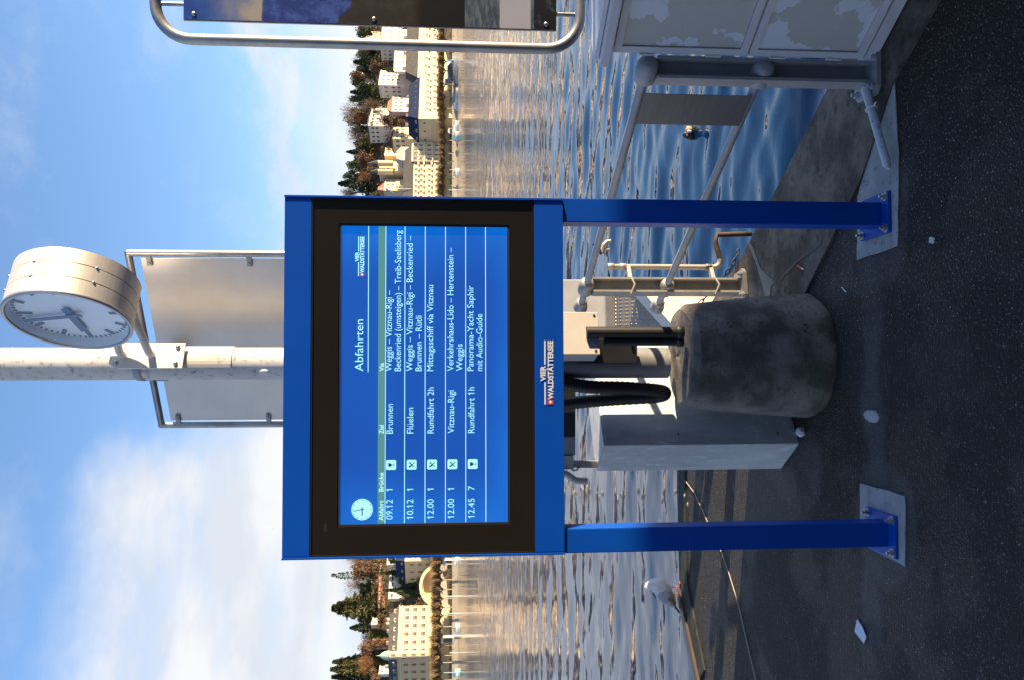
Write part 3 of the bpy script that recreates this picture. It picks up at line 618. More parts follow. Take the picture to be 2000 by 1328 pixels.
# ------------------------------------------------------------------ quay railing with plate
ra = Vector((1.068, 3.115, 0)); rb = Vector((.305, 4.545, 0)); rd = (rb - ra).normalized(); rn = Vector((-rd.y, rd.x, 0)); Z = Vector((0, 0, 1))
rail = empty('quay_railing', ra, 'grey two-rail quay railing with ball fittings along the right water edge', 'railing')
zr = (.935, .468)
for pi_, (pp, yaw) in enumerate(((ra, 0), (rb, 0))):
    mb = MB(ra); w, dpt, tf, tw = .082, .088, .010, .010
    fx = Vector((1, 0, 0)) if pi_ == 0 else Vector((.97, .24, 0)).normalized(); fy = Vector((-fx.y, fx.x, 0))
    # H-section: two flanges across fx, web along fx
    def bar_(c, hx, hy_): 
        vs = [pp + fx * (c[0] + i * hx) + fy * (c[1] + j * hy_) + Z * z for z in (.03, .90) for i, j in ((-1, -1), (1, -1), (1, 1), (-1, 1))]
        mb.add(vs, [(0, 1, 2, 3), (7, 6, 5, 4), (0, 4, 5, 1), (1, 5, 6, 2), (2, 6, 7, 3), (3, 7, 4, 0)])
    bar_((-.038, 0), .006, dpt / 2); bar_((.038, 0), .006, dpt / 2); bar_((0, .012), .0318, .005)
    mb.build('post', m_greyrail if pi_ else m_grey, rail)
    mb = MB(ra); mt_ = m_greyrail if pi_ else m_grey
    vs = [pp + fx * (i * .095) + fy * (j * .085) + Z * z for z in (.016, .036) for i, j in ((-.7, -1), (.7, -1), (1, -.7), (1, .7), (.7, 1), (-.7, 1), (-1, .7), (-1, -.7))]
    mb.add(vs, [tuple(range(8))[::-1], tuple(range(8, 16))] + [(i, (i + 1) % 8, 8 + (i + 1) % 8, 8 + i) for i in range(8)]); pf = mb.build('base_plate', mt_, rail)
    for i, j in ((-1, -1), (1, -1), (1, 1), (-1, 1)):
        c0 = pp + fx * (i * .062) + fy * (j * .062)
        MB(ra).lathe([(.015, .036), (.015, .048), (.008, .049), (.008, .062)], c0, 8, sm=False).build('bolt', mt_, pf)
    for z in zr:
        MB(ra).lathe([(.036, -.052), (.044, -.046), (.046, -.01), (.046, .02), (.040, .040), (.030, .050), (.014, .055), (.0, .056)], pp + Z * z, 20, mat=Matrix.Rotation(math.atan2(-rd.y, -rd.x) if 1 else 0, 3, 'Z') @ Matrix.Rotation(R(90), 3, 'Y')).build('ball_fitting', mt_, rail)
for z in zr:
    mb = MB(ra); mb.tube([ra + Z * z + rd * .02, rb + rd * .20 + Z * z], .0195, 16); mb.build('rail', m_grey, rail)
    c0 = rb + rd * .23 + Z * z
    MB(ra).lathe([(.021, -.06), (.034, -.055), (.034, -.035), (.030, -.03), (.041, -.012), (.043, .01), (.030, .032), (0, .042)], c0, 18, mat=Matrix.Rotation(math.atan2(rd.y, rd.x), 3, 'Z') @ Matrix.Rotation(R(90), 3, 'Y')).build('end_knob', m_greyrail, rail)
t0, t1 = .10, .272
a_ = ra + rd * t0 + rn * .024 * 1; b_ = ra + rd * t1 + rn * .024
mb = MB(ra); n_ = rn * -.0
vs = [a_ + Z * .475, b_ + Z * .475, b_ + Z * .925, a_ + Z * .925]; vs2 = [q + rn * .004 for q in vs]
mb.add(vs + vs2, [(0, 1, 2, 3), (7, 6, 5, 4), (0, 4, 5, 1), (1, 5, 6, 2), (2, 6, 7, 3), (3, 7, 4, 0)]); mb.build('back_plate', mat('dull_plate', (.22, .22, .23), .5, .6, col2=(.19, .19, .20), scale=5, stretch=(1, 1, 12)), rail)
# standpipe
spx, spy = .425, 4.60
sp_ = empty('standpipe', (spx, spy, 0), 'slim water pipe with a forked tap clamped to the railing post', 'water pipe')
oo = (spx, spy, 0); zt_ = .80; zb_ = .13
m_cream = mat('cream_pipe_paint', (.42, .40, .36), .45, .3, col2=(.33, .31, .28), scale=16, bump=.1, bscale=50, bdist=.002)
MB(oo).tube([(spx, spy, zb_ + .05), (spx, spy, zt_)], .0165, 14).build('riser', m_cream, sp_)
for z in (zb_ + .07, zt_ - .09, zt_ - .02, .20): MB(oo).lathe([(.0165, -.02), (.021, -.016), (.021, .016), (.0165, .02)], (spx, spy, z), 14).build('coupling', m_cream, sp_)
def arcpts(c, r, a0, a1, ux, uz, n=7): return [Vector(c) + Vector(ux) * r * math.cos(R(a0 + (a1 - a0) * k / n)) + Vector(uz) * r * math.sin(R(a0 + (a1 - a0) * k / n)) for k in range(n + 1)]
MB(oo).tube([(spx, spy, zb_ + .052)] + arcpts((spx + .04, spy, zb_ + .04), .04, 180, 270, (1, 0, 0), (0, 0, 1)) + [(spx + .05, spy, zb_ - .0)], .017, 12).build('elbow', m_cream, sp_)
MB(oo).tube([(spx + .05, spy, zb_), (spx + .15, spy - .005, zb_ + .03), (spx + .19, spy - .01, zb_ + .02), (spx + .20, spy, -.06)], .015, 10).build('rusty_tail', m_rust, sp_)
MB(oo).tube([(spx, spy, zt_)] + arcpts((spx + .03, spy, zt_ + .0), .03, 180, 90, (1, 0, 0), (0, 0, 1)) + [(spx + .075, spy, zt_ + .032)], .013, 10).build('neck', m_cream, sp_)
MB(oo).tube([(spx + .075, spy, zt_ + .032), (spx + .12, spy, zt_ + .028), (spx + .145, spy, zt_ + .005), (spx + .15, spy, zt_ - .02)], [.013, .014, .012, .011], 10).build('spout', m_cream, sp_)
MB(oo).tube([(spx + .075, spy, zt_ + .032), (spx + .105, spy, zt_ + .055), (spx + .135, spy, zt_ + .082)], [.013, .011, .013], 10).build('spout', m_dark, sp_)
MB(oo).tube([(spx + .098, spy, zt_ + .02), (spx + .098, spy, zt_ - .012)], .009, 8).build('tap_stub', m_cream, sp_)
for z in (.68, .19):
    mb = MB(oo); mb.obox((spx, spy - .0, z), (rb.x + .045, rb.y, z), .03, .022); mb.tube([(rb.x + .045, rb.y - .05, z), (rb.x + .01, rb.y - .075, z - .012), (rb.x - .045, rb.y - .07, z + .008)], .007, 8); mb.build('pipe_clamp', m_cream, sp_)
# chain
c0, c1 = P(1363, 596, 4.62), P(1443, 488, 4.66)
cpts = [c0.lerp(c1, k / 11) - Z * .035 * math.sin(math.pi * k / 11) for k in range(12)]
ch = empty('chain', c1, 'short slack dark steel chain hanging from the railing post by the pipe', 'chain')
for k in range(11):
    a, b_ = cpts[k], cpts[k + 1]; d = (b_ - a).normalized(); s1 = d.cross(Z).normalized(); s2 = s1.cross(d); side = s1 if k % 2 else s2; mid = (a + b_) / 2; L = (b_ - a).length * .64
    MB(c1).tube([mid + d * L * math.cos(t) + side * .009 * math.sin(t) for t in [2 * math.pi * q / 12 for q in range(12)]], .0032, 6, closed=True).build('chain_link', m_dark, ch)

# ------------------------------------------------------------------ gangway
gw = empty('gangway', (-.1, 5.5, -.3), 'white painted steel gangway with a chequer-plate ramp behind the railing', 'gangway')
og = (-.1, 5.5, -.3)
MB(og).box((-.22, 5.55, -.75), (.42, 5.63, 1.04), bev=.004).build('side_wall', m_white, gw)
m_tread, b = base('chequer_plate', .45); b.b.inputs['Metallic'].default_value = .6; b.b.inputs['Base Color'].default_value = (.32, .30, .27, 1)
tcn = b.n('ShaderNodeTexCoord'); mp = b.n('ShaderNodeMapping'); mp.inputs['Rotation'].default_value = (0, R(45), R(45)); b.l(tcn.outputs['Object'], mp.inputs[0])
vo = b.n('ShaderNodeTexVoronoi'); vo.inputs['Scale'].default_value = 40; vo.inputs['Randomness'].default_value = 0; b.l(tcn.outputs['Object'], vo.inputs['Vector'])
bp = b.n('ShaderNodeBump'); bp.inputs['Distance'].default_value = .006; bp.inputs['Strength'].default_value = 1; bp.invert = True; b.l(b.mr(vo.outputs['Distance'], .15, .5), bp.inputs['Height']); b.l(bp.outputs[0], b.b.inputs['Normal'])
t_ = [P(1193, 557, 5.5), P(1197, 760, 5.5), P(1360, 690, 5.02), P(1240, 562, 5.2)]
MB(og).add(t_ + [q - Z * .02 for q in t_], [(0, 1, 2, 3), (7, 6, 5, 4), (0, 4, 5, 1), (1, 5, 6, 2), (2, 6, 7, 3), (3, 7, 4, 0)]).build('ramp', m_tread, gw)
MB(og).obox(t_[3] + Vector((.02, -.02, .0)), t_[2] + Vector((.0, -.02, .0)), .07, .09, up=(0, -.5, 1)).build('ramp_curb', m_white, gw)
MB(og).obox(t_[0] + Z * .01, t_[1] + Z * .01, .05, .06).build('hinge_bar', m_greyrail, gw)
e0, e1 = P(1238, 562, 5.22), P(1375, 700, 5.03)
MB(og).add([e0 - Z * .05, e1 - Z * .05, e1 - Z * .8, e0 - Z * .8] + [q + Vector((0, .04, 0)) for q in (e0 - Z * .05, e1 - Z * .05, e1 - Z * .8, e0 - Z * .8)], [(0, 1, 2, 3), (7, 6, 5, 4), (0, 4, 5, 1), (1, 5, 6, 2), (2, 6, 7, 3), (3, 7, 4, 0)]).build('skirt', m_white, gw)

# ------------------------------------------------------------------ kiosk cabinet at right
ka = Vector((1.112, 3.065, 0)); kd = Vector((.54, -.84, 0)).normalized(); kang = math.atan2(kd.y, kd.x)
ki = empty('utility_cabinet', ka, 'scuffed pale grey utility cabinet with framed doors beside the railing', 'cabinet', rz=kang)
m_peel, b = base('peeling_grey_paint', .55); tcn = b.n('ShaderNodeTexCoord'); v = tcn.outputs['Object']
c = b.mix(b.mr(b.noise(v, 3.3, 6, .55), .485, .50), (.66, .71, .77), (.50, .51, .48)); c = b.mix(b.mr(b.noise(v, 22, 8, .75), .66, .74), c, (.80, .81, .80)); b.l(c, b.b.inputs['Base Color'])
m_kf = mat('cabinet_frame', (.64, .65, .68), .5, .0, col2=(.56, .57, .60), scale=10)
kl = 1.3
MB().box((0, .008, .07), (kl, .24, 1.09), bev=.003).build('body', m_peel, ki)
MB().box((.01, .0, .022), (kl, .24, .069)).build('plinth', m_kf, ki)
MB().box((-.02, -.06, 1.095), (kl, .28, 1.135), bev=.006).build('lid', m_kf, ki)
MB().box((-.012, -.03, 1.137), (kl, .26, 1.155), bev=.004).build('lid_cap', m_kf, ki)
zd = [(.085, .545), (.555, 1.08)]
for (za, zb2) in zd:
    for (xa, xb) in ((.012, .64), (.652, 1.28)):
        mb = MB(); w = .028; y0_, y1_ = -.010, .0075
        mb.box((xa, y0_, za), (xb, y1_, za + w)); mb.box((xa, y0_, zb2 - w), (xb, y1_, zb2)); mb.box((xa, y0_, za + w), (xa + w, y1_, zb2 - w)); mb.box((xb - w, y0_, za + w), (xb, y1_, zb2 - w))
        dr_ = mb.build('door_frame', m_kf, ki)
        MB().box((xa + w + .002, -.002, za + w + .002), (xb - w - .002, .0072, zb2 - w - .002)).build('door_panel', m_peel, dr_)
        for k in (.25, .75):
            z_ = za + (zb2 - za) * k; MB().tube([(xa - .004, -.010, z_ - .03), (xa - .004, -.010, z_ + .03)], .006, 8).build('hinge', m_kf, dr_)

# ------------------------------------------------------------------ poster in a tube frame
pf_ = empty('poster_stand', (1.75, 3.0, 0), 'large landscape poster in a rounded steel tube frame at the right edge', 'poster stand')
op = (1.75, 3.0, 0); xl_, xr_ = 1.098, 2.5; zt_ = 2.781; zb_ = 1.219; rc = .13
path = []
for (cx_, cz_, a0) in ((xl_ + rc, zt_ - rc, 180), (xr_ - rc, zt_ - rc, 90), (xr_ - rc, zb_ + rc, 0), (xl_ + rc, zb_ + rc, -90)):
    for k in range(9): a = R(a0 - k * 90 / 8); path.append((cx_ + rc * math.cos(a), 3.0, cz_ + rc * math.sin(a)))
MB(op).tube(path, .0205, 18, closed=True).build('tube_frame', mat('dull_steel_tube', (.42, .41, .39), .4, .7, col2=(.32, .31, .30), scale=12, bump=.08, bscale=60, bdist=.002), pf_)
for x in (1.85, 2.3): MB(op).tube([(x, 3.0, .0), (x, 3.0, zb_ - .02)], .024, 14).build('leg', m_galv, pf_)
bx0, bz0, bz1 = 1.168, 1.312, 2.677
m_post, b = base('landscape_print', .35); tcn = b.n('ShaderNodeTexCoord'); sx = b.n('ShaderNodeSeparateXYZ'); b.l(tcn.outputs['Generated'], sx.inputs[0]); gx, gz = sx.outputs[0], sx.outputs[2]
v = tcn.outputs['Generated']; nA = b.noise(v, 3, 6); nB = b.noise(v, 14, 7, .7)
sky_ = b.mix(b.mr(b.noise(v, 4, 4), .42, .6), (.012, .05, .26), (.03, .10, .34)); sky_ = b.mix(b.math('MULTIPLY', b.mr(nA, .40, .55), b.mr(gz, .95, .84)), sky_, (.38, .34, .27))
mtn = b.mix(b.mr(nB, .45, .62), (.014, .035, .19), (.05, .10, .34))
h1 = b.math('ADD', .79, b.math('MULTIPLY', b.math('SUBTRACT', nA, .5), .10)); c = b.mix(b.mr(b.math('SUBTRACT', gz, h1), -.003, .003), mtn, sky_)
h2 = b.math('ADD', b.math('ADD', .60, b.math('MULTIPLY', gx, -.55)), b.math('MULTIPLY', b.math('SUBTRACT', b.noise(v, 9, 6), .5), .12)); drk = b.mix(b.mr(nB, .4, .7), (.028, .024, .02), (.05, .042, .036)); drk = b.mix(b.mr(gz, .40, .36), drk, (.007, .007, .009))
c = b.mix(b.mr(b.math('SUBTRACT', gz, h2), .003, -.003), c, drk)
mp = b.n('ShaderNodeMapping'); mp.inputs['Scale'].default_value = (1, 1, 5); b.l(v, mp.inputs[0]); wv_ = b.mix(b.mr(b.noise(mp.outputs[0], 16, 6, .7), .4, .62), (.045, .065, .09), (.14, .17, .20))
c = b.mix(b.mr(gz, .252, .250), c, wv_); wd = b.mix(b.mr(nB, .5, .7), (.008, .01, .014), (.10, .12, .14)); c = b.mix(b.mr(gz, .062, .060), c, wd)
inw = b.math('MULTIPLY', b.mr(gz, .070, .0705), b.mr(gz, .1555, .155)); c = b.mix(inw, c, (.42, .42, .46)); b.l(c, b.b.inputs['Base Color'])
MB(op).box((bx0, 2.988, bz0), (2.43, 2.994, bz1)).build('poster', m_post, pf_)
MB(op).box((bx0 - .003, 2.995, bz0 - .003), (2.433, 3.005, bz1 + .003), bev=.002).build('backing', m_galv, pf_)
for z, xs in ((bz1, (1.225, 1.85, 2.35)), (bz0, (1.23, 1.85, 2.35))):
    for x in xs:
        MB(op).tube([(x, 3.0, z - (.01 if z > 2 else -.01)), (x, 3.0, zt_ - .015 if z > 2 else zb_ + .015)], .008, 8).build('mount_pin', m_galv, pf_)
for z in (2.64, 1.99, 1.35): MB(op).sphere((bx0 + .018, 2.986, z), .009, 10, 7, sc=(1, .6, 1)).build('cap_nut', m_bolt, pf_)

# ------------------------------------------------------------------ small things on the ground
g = [G(a, b_, .006) for a, b_ in ((1325, 922), (1336, 935), (1356, 962), (1374, 1000), (1395, 1050), (1409, 1078), (1424, 1120), (1437, 1163), (1447, 1200), (1458, 1250), (1467, 1290), (1480, 1340), (1500, 1400))]
MB(g[0]).tube(g, .003, 6).build('cord', m_rope, None, 'thin pale cord lying across the asphalt from the quay edge', 'cord')
def leaf(pts, name, mt, label, cat, th=.002, z=.003):
    c = sum(pts, Vector()) / len(pts); mb = MB(c); mb.prism([(p.x, p.y) for p in pts], z, z + th); return mb.build(name, mt, None, label, cat)
leaf([G(a, b_) for a, b_ in ((1676, 1208), (1687, 1225), (1694, 1243), (1689, 1256), (1671, 1232))], 'paper_slip', m_paper, 'flat white slip of paper on the asphalt at lower left', 'paper')
pc = G(1572, 843); mb = MB(pc); 
vs = []; 
for i in range(5):
    for k in range(9):
        a = 2 * math.pi * k / 9; r_ = .026 * math.sin(math.pi * (i + .5) / 5) * random.uniform(.75, 1.25); vs.append(pc + Vector((r_ * math.cos(a), r_ * math.sin(a) * .8, .022 - .022 * math.cos(math.pi * (i + .5) / 5) + random.uniform(-.003, .003))))
mb.add(vs, [(i * 9 + k, i * 9 + (k + 1) % 9, (i + 1) * 9 + (k + 1) % 9, (i + 1) * 9 + k) for i in range(4) for k in range(9)] + [tuple(range(9)), tuple(range(36, 45))]); mb.build('crumpled_paper', m_paper, None, 'crumpled scrap of white paper against the concrete block', 'paper')
pc = G(1824, 470); mb = MB(pc)
for k in range(5):
    a = random.uniform(0, 3); mb.obox(pc + Vector((-.012 * math.cos(a), -.009 * math.sin(a), .004)), pc + Vector((.012 * math.cos(a), .009 * math.sin(a), .012)), .008, .004)
mb.build('paper_scrap', m_paper, None, 'tiny torn white paper scrap on the asphalt in front of the right post', 'paper')
c0, c1 = G(1558, 520, .02), G(1566, 525, .02)
cg = empty('cigarette_butt', c0, 'orange cigarette filter lying on the coping by the concrete block', 'cigarette butt'); MB(c0).tube([c0, c1], .0045, 8).build('filter', m_orange, cg); MB(c0).tube([c1, c1 + (c1 - c0) * .4], .0043, 8).build('paper_end', m_paper, cg)
c0, c1 = G(1644, 562, .004), G(1652, 571, .004); MB(c0).obox(c0, c1, .004, .004).build('match_stick', m_paper, None, 'single white matchstick on the asphalt beyond the right post', 'matchstick')
w0, w1 = G(1690, 172, .05), G(1735, 331, .035)
wp = empty('white_pole', w0, 'white painted tube with a wire tie lying by the railing foot', 'pole'); o3 = w0
MB(o3).tube([w0, w0.lerp(w1, .95), w1], [.017, .016, .007], 12).build('tube', stained('chipped_white', (.55, .60, .68), (.62, .66, .72), (.18, .18, .2), 6, 40, rough=.5, bump=.1, bd=.002), wp)
q = w0.lerp(w1, .27); dd = (w1 - w0).normalized(); s1 = dd.cross(Z).normalized()
MB(o3).tube([q + s1 * .021 * math.cos(t) + Z * .021 * math.sin(t) for t in [k * .628 for k in range(10)]], .003, 6, closed=True).build('wire_tie', m_letter, wp)
MB(o3).tube([q - s1 * .02, q - s1 * .045 + Z * .004, q - s1 * .05 + dd * .012 + Z * .012], .003, 6).build('tie_tail', m_letter, wp)
lp = G(1377, 913)
m_lit = stained('leaf_litter', (.30, .31, .30), (.42, .43, .42), (.10, .09, .07), 20, 60)
for k, (a, b_) in enumerate(((1375, 912), (1337, 968), (1343, 985), (1350, 1070))):
    pc = G(a, b_, .014); MB(pc).sphere(pc, .014, 8, 5, sc=(1.3, .8, .35)).build('bird_dropping', m_lit, None, 'pale bird dropping on the mossy coping', 'dropping', group='droppings on the left coping')

# ------------------------------------------------------------------ birds
def blobmesh(rings, o, seg=14):      # rings: (center, rx along U, rz) each an ellipse loop perpendicular to path -> continuous body
    mb = MB(o); pts = [Vector(r[0]) for r in rings]; vs = []; n = len(pts)
    for i, p in enumerate(pts):
        d = (pts[min(i + 1, n - 1)] - pts[max(i - 1, 0)]).normalized(); a = Vector((0, 1, 0)); b_ = d.cross(a).normalized()
        for k in range(seg):
            t = 2 * math.pi * k / seg; vs.append(p + a * rings[i][1] * math.cos(t) + b_ * rings[i][2] * math.sin(t))
    mb.add(vs, [(i * seg + k, i * seg + (k + 1) % seg, (i + 1) * seg + (k + 1) % seg, (i + 1) * seg + k) for i in range(n - 1) for k in range(seg)], 0, True)
    mb.add(vs[:seg], [tuple(range(seg))[::-1]], 0, True); mb.add(vs[-seg:], [tuple(range(seg))], 0, True); return mb
m_feath = mat('white_feathers', (.78, .76, .73), .8, col2=(.60, .58, .56), scale=30, bump=.3, bscale=60, bdist=.004)
m_wingf = mat('grey_wing_feathers', (.30, .32, .38), .8, col2=(.48, .49, .52), scale=35, bump=.35, bscale=70, bdist=.004)
m_brownf = mat('brown_feathers', (.20, .10, .05), .8, col2=(.32, .20, .12), scale=50)
m_legs = mat('orange_leg', (.42, .12, .05), .6); m_beak = mat('dark_beak', (.07, .05, .045), .4); m_blk = mat('black_feather', (.02, .018, .018), .6)
s0 = Vector((-1.862, 5.845, .012)); k_ = .00395
def gp(V_, y_, dy=0): return s0 + Vector(((1153 - y_) * k_, dy, (1333 - V_) * k_))
gull = empty('gull', s0, 'white and grey gull preening on the quay edge by the timber fender', 'gull')
MBo = s0
blobmesh([(gp(1324, 1180), .012, .012), (gp(1318, 1172), .032, .032), (gp(1308, 1163), .055, .058), (gp(1300, 1155), .066, .072), (gp(1292, 1147), .064, .072), (gp(1284, 1143), .052, .058), (gp(1278, 1143), .040, .044), (gp(1272, 1145), .030, .034), (gp(1268, 1148), .012, .016)], MBo, 18).build('body', m_feath, gull)
for sgn in (-1, 1):
    wb = blobmesh([(gp(1322, 1181, sgn * .03), .006, .010), (gp(1314, 1172, sgn * .045), .014, .034), (gp(1304, 1163, sgn * .055), .018, .050), (gp(1296, 1157, sgn * .056), .018, .046), (gp(1289, 1153, sgn * .050), .012, .028)], MBo, 12).build('wing', m_wingf, gull)
    blobmesh([(gp(1321, 1178, sgn * .050), .003, .006), (gp(1313, 1168, sgn * .066), .006, .016), (gp(1306, 1162, sgn * .074), .004, .014)], MBo, 10).build('brown_patch', m_brownf, wb)
MB(MBo).add([gp(1316, 1176, -.02), gp(1316, 1176, .02), gp(1331, 1196, .012), gp(1331, 1196, -.012), gp(1320, 1174, -.02), gp(1320, 1174, .02), gp(1333, 1194, .012), gp(1333, 1194, -.012)], [(0, 1, 2, 3), (7, 6, 5, 4), (0, 4, 5, 1), (1, 5, 6, 2), (2, 6, 7, 3), (3, 7, 4, 0)]).build('tail', m_blk, gull)
for y_, dy in ((1146, -.012), (1160, .012)):
    p0, p1 = gp(1316, y_, dy), gp(1332, y_, dy); MB(MBo).tube([p0, p1], .0035, 8).build('leg', m_legs, gull)
    MB(MBo).add([p1 + Vector((-.012, .004, .0)), p1 + Vector((.035, -.02, 0)), p1 + Vector((.042, 0, 0)), p1 + Vector((.035, .02, 0)), p1 + Vector((-.012, .004, .006)), p1 + Vector((.035, -.02, .004)), p1 + Vector((.042, 0, .005)), p1 + Vector((.035, .02, .004))], [(3, 2, 1, 0), (4, 5, 6, 7), (0, 1, 5, 4), (1, 2, 6, 5), (2, 3, 7, 6), (3, 0, 4, 7)]).build('foot', m_legs, gull)
bk0, bk1 = gp(1279, 1155, -.028), gp(1286, 1166, -.05); MB(MBo).tube([bk0, bk0.lerp(bk1, .6), bk1], [.007, .005, .001], 8).build('beak', m_beak, gull)
MB(MBo).sphere(gp(1275, 1151, -.031), .0045, 8, 6).build('eye', m_blk, gull)
d0 = G(1354, 259, -.80); kk = (d0.y + .3) / FPX
duck = empty('duck', d0, 'small dark duck with a tan back floating beyond the railing', 'duck')
def dp(V_, y_, dy=0): return d0 + Vector(((259 - y_) * kk, dy, (1354 - V_) * kk))
m_dk = mat('dark_duck_feathers', (.035, .025, .02), .6); m_tan = mat('tan_feathers', (.50, .38, .22), .8, col2=(.35, .26, .15), scale=40)
blobmesh([(dp(1352, 274), .008, .008), (dp(1349, 269), .05, .045), (dp(1347, 262), .075, .058), (dp(1347, 255), .072, .052), (dp(1350, 249), .03, .025)], d0, 14).build('body', m_dk, duck)
blobmesh([(dp(1345, 265, -.03), .03, .02), (dp(1343, 258, -.045), .045, .045), (dp(1345, 251, -.03), .03, .03)], d0, 12).build('wing', m_tan, duck)
MB(d0).sphere(dp(1341, 262, -.09), .02, 10, 7, sc=(.8, .5, 1.3)).build('cheek_patch', m_letter, duck)
MB(d0).sphere(dp(1338, 266, -.04), .036, 12, 8).build('head', m_dk, duck)
MB(d0).tube([dp(1338, 268, -.07), dp(1337, 272, -.11)], [.012, .005], 8).build('beak', m_beak, duck)

# ================================================================== far shore (about 430 m away)
SH = 430.0; KS_ = .18
def SD(y, D): return D + KS_ * (664 - y) / FPX * 430
m_cream_w = mat('cream_render', (.78, .62, .37), .8, col2=(.70, .55, .33), scale=.3)
m_white_w = mat('white_render', (.74, .68, .56), .8, col2=(.64, .59, .49), scale=.3)
m_yell_w = mat('yellow_render', (.66, .51, .27), .8, col2=(.60, .48, .29), scale=.3)
m_tan_w = mat('tan_render', (.46, .40, .32), .8, col2=(.41, .36, .29), scale=.3)
m_grey_w = mat('grey_render', (.42, .42, .42), .8, col2=(.37, .37, .38), scale=.3)
m_pink_w = mat('pinkish_render', (.62, .46, .42), .8)
m_redw = mat('terracotta', (.38, .13, .07), .8, col2=(.30, .10, .06), scale=.5)
m_slate = mat('slate_roof', (.022, .032, .065), .9, col2=(.03, .04, .075), scale=.4, spec=.02)
m_greyroof = mat('grey_roof', (.11, .105, .10), .9, col2=(.08, .078, .075), scale=.5, spec=.05)
m_copper = mat('copper_dome', (.27, .42, .30), .6); m_trim = mat('stone_trim', (.70, .60, .42), .8); m_pane = mat('window_pane', (.035, .028, .022), .25)
m_awn = mat('red_shutter', (.45, .10, .05), .7); m_frame = mat('window_frame', (.66, .62, .52), .6); m_trimx = 0; m_flat = mat('roof_gravel', (.35, .33, .3), .9)
def winmesh(name, w, h, shutter=None):
    mb = MB(); f = .14
    for a, c in (((-w / 2 - f, -h / 2 - f), (w / 2 + f, -h / 2)), ((-w / 2 - f, h / 2), (w / 2 + f, h / 2 + f)), ((-w / 2 - f, -h / 2), (-w / 2, h / 2)), ((w / 2, -h / 2), (w / 2 + f, h / 2))):
        mb.box((a[0], -.16, a[1]), (c[0], 0, c[1]), 0)
    mb.box((-w / 2, -.05, -h / 2), (w / 2, 0, h / 2), 1); mb.box((-.04, -.09, -h / 2), (.04, -.051, h / 2), 0)
    mats = [m_frame, m_pane]
    if shutter: mb.box((-w / 2, -.13, 0), (w / 2, -.06, h / 2), 2); mats.append(shutter)
    return mb.mesh(name, mats)
WM = {}
def zat(Vv, D): return P(Vv, 664, D).z
def building(name, label, C, Lf, Rt, Vt, z0, wall, roof=None, faces=(), cornice=(), cat='building'):
    """C, Lf, Rt = (photo y, distance): nearest corner, left end, right end. faces: (side, n, [V rows], w, h, shutter, u0, u1)"""
    C, Lf, Rt = [(q[0], SD(*q)) for q in (C, Lf, Rt)]
    pc, pl_, pr_ = P(850, *C), P(850, *Lf), P(850, *Rt)
    c, l, r = Vector((pc.x, pc.y)), Vector((pl_.x, pl_.y)), Vector((pr_.x, pr_.y)); k = l + r - c
    zt_ = zat(Vt, C[1]); root = empty(name, (c.x, c.y, z0), label, cat); o = (c.x, c.y, z0)
    poly = [c, r, k, l]; MB(o).prism([tuple(p) for p in poly], z0 - 3, zt_).build('wall', wall, root)
    ctr = (c + r + k + l) / 4
    def grow(f): return [tuple(ctr + (p - ctr) * (1 + f / (p - ctr).length)) for p in poly]
    if roof:
        Vr, inset, rm = roof; zr_ = zat(Vr, C[1])
        MB(o).prism(grow(.5), zt_ + .01, zt_ + .4).build('eave', m_trim, root)
        MB(o).prism(grow(.2), zt_ + .41, zr_, top=grow(-inset)).build('roof', rm, root)
    for vv_ in cornice: zc_ = zat(vv_, C[1]); MB(o).prism(grow(.35), zc_ - .25, zc_ + .25).build('cornice', m_trim, root)
    for fc in faces:
        side, n, vr, w, h, sh, u0, u1 = fc; a, b2 = (c, r) if side == 'R' else (l, c)
        d = (b2 - a); ln = d.length; d.normalize(); ang = math.atan2(d.y, d.x); nrm = Vector((d.y, -d.x))
        key = (w, h, sh.name if sh else None)
        if key not in WM: WM[key] = winmesh('window', w, h, sh)
        for v_ in vr:
            for i in range(n):
                u = u0 + (u1 - u0) * ((i + .5) / n); p = a + d * ln * u + nrm * .02
                part('window', WM[key], root, (p.x - c.x, p.y - c.y, zat(v_, C[1]) - z0), ang)
                if name in ('grand_hotel', 'palace_hotel', 'casino') and side == 'R' and v_ != 853:
                    bk_ = 'balcony%.1f' % w
                    if bk_ not in WM:
                        bm_ = MB().box((-w / 2 - .5, -.95, -h / 2 - .35), (w / 2 + .5, -.0, -h / 2 - .15)); bm_.box((-w / 2 - .5, -.95, -h / 2 - .149), (w / 2 + .5, -.86, -h / 2 + .65)); WM[bk_] = bm_.mesh('balcony', m_trim)
                    part('balcony', WM[bk_], root, (p.x - c.x, p.y - c.y, zat(v_, C[1]) - z0), ang)
    if name in ('grand_hotel', 'palace_hotel', 'casino', 'corner_hotel', 'mansard_building'):
        zr_ = zat(roof[0], C[1])
        for q_ in (.18, .4, .63, .86):
            p = c + (r - c) * q_ + (k - r) * .55; MB(o).box((p.x - .8, p.y - .6, zr_ - 2), (p.x + .8, p.y + .6, zr_ + 1.8)).build('chimney', m_tan_w, root)
    return root, (c, l, r, k), o
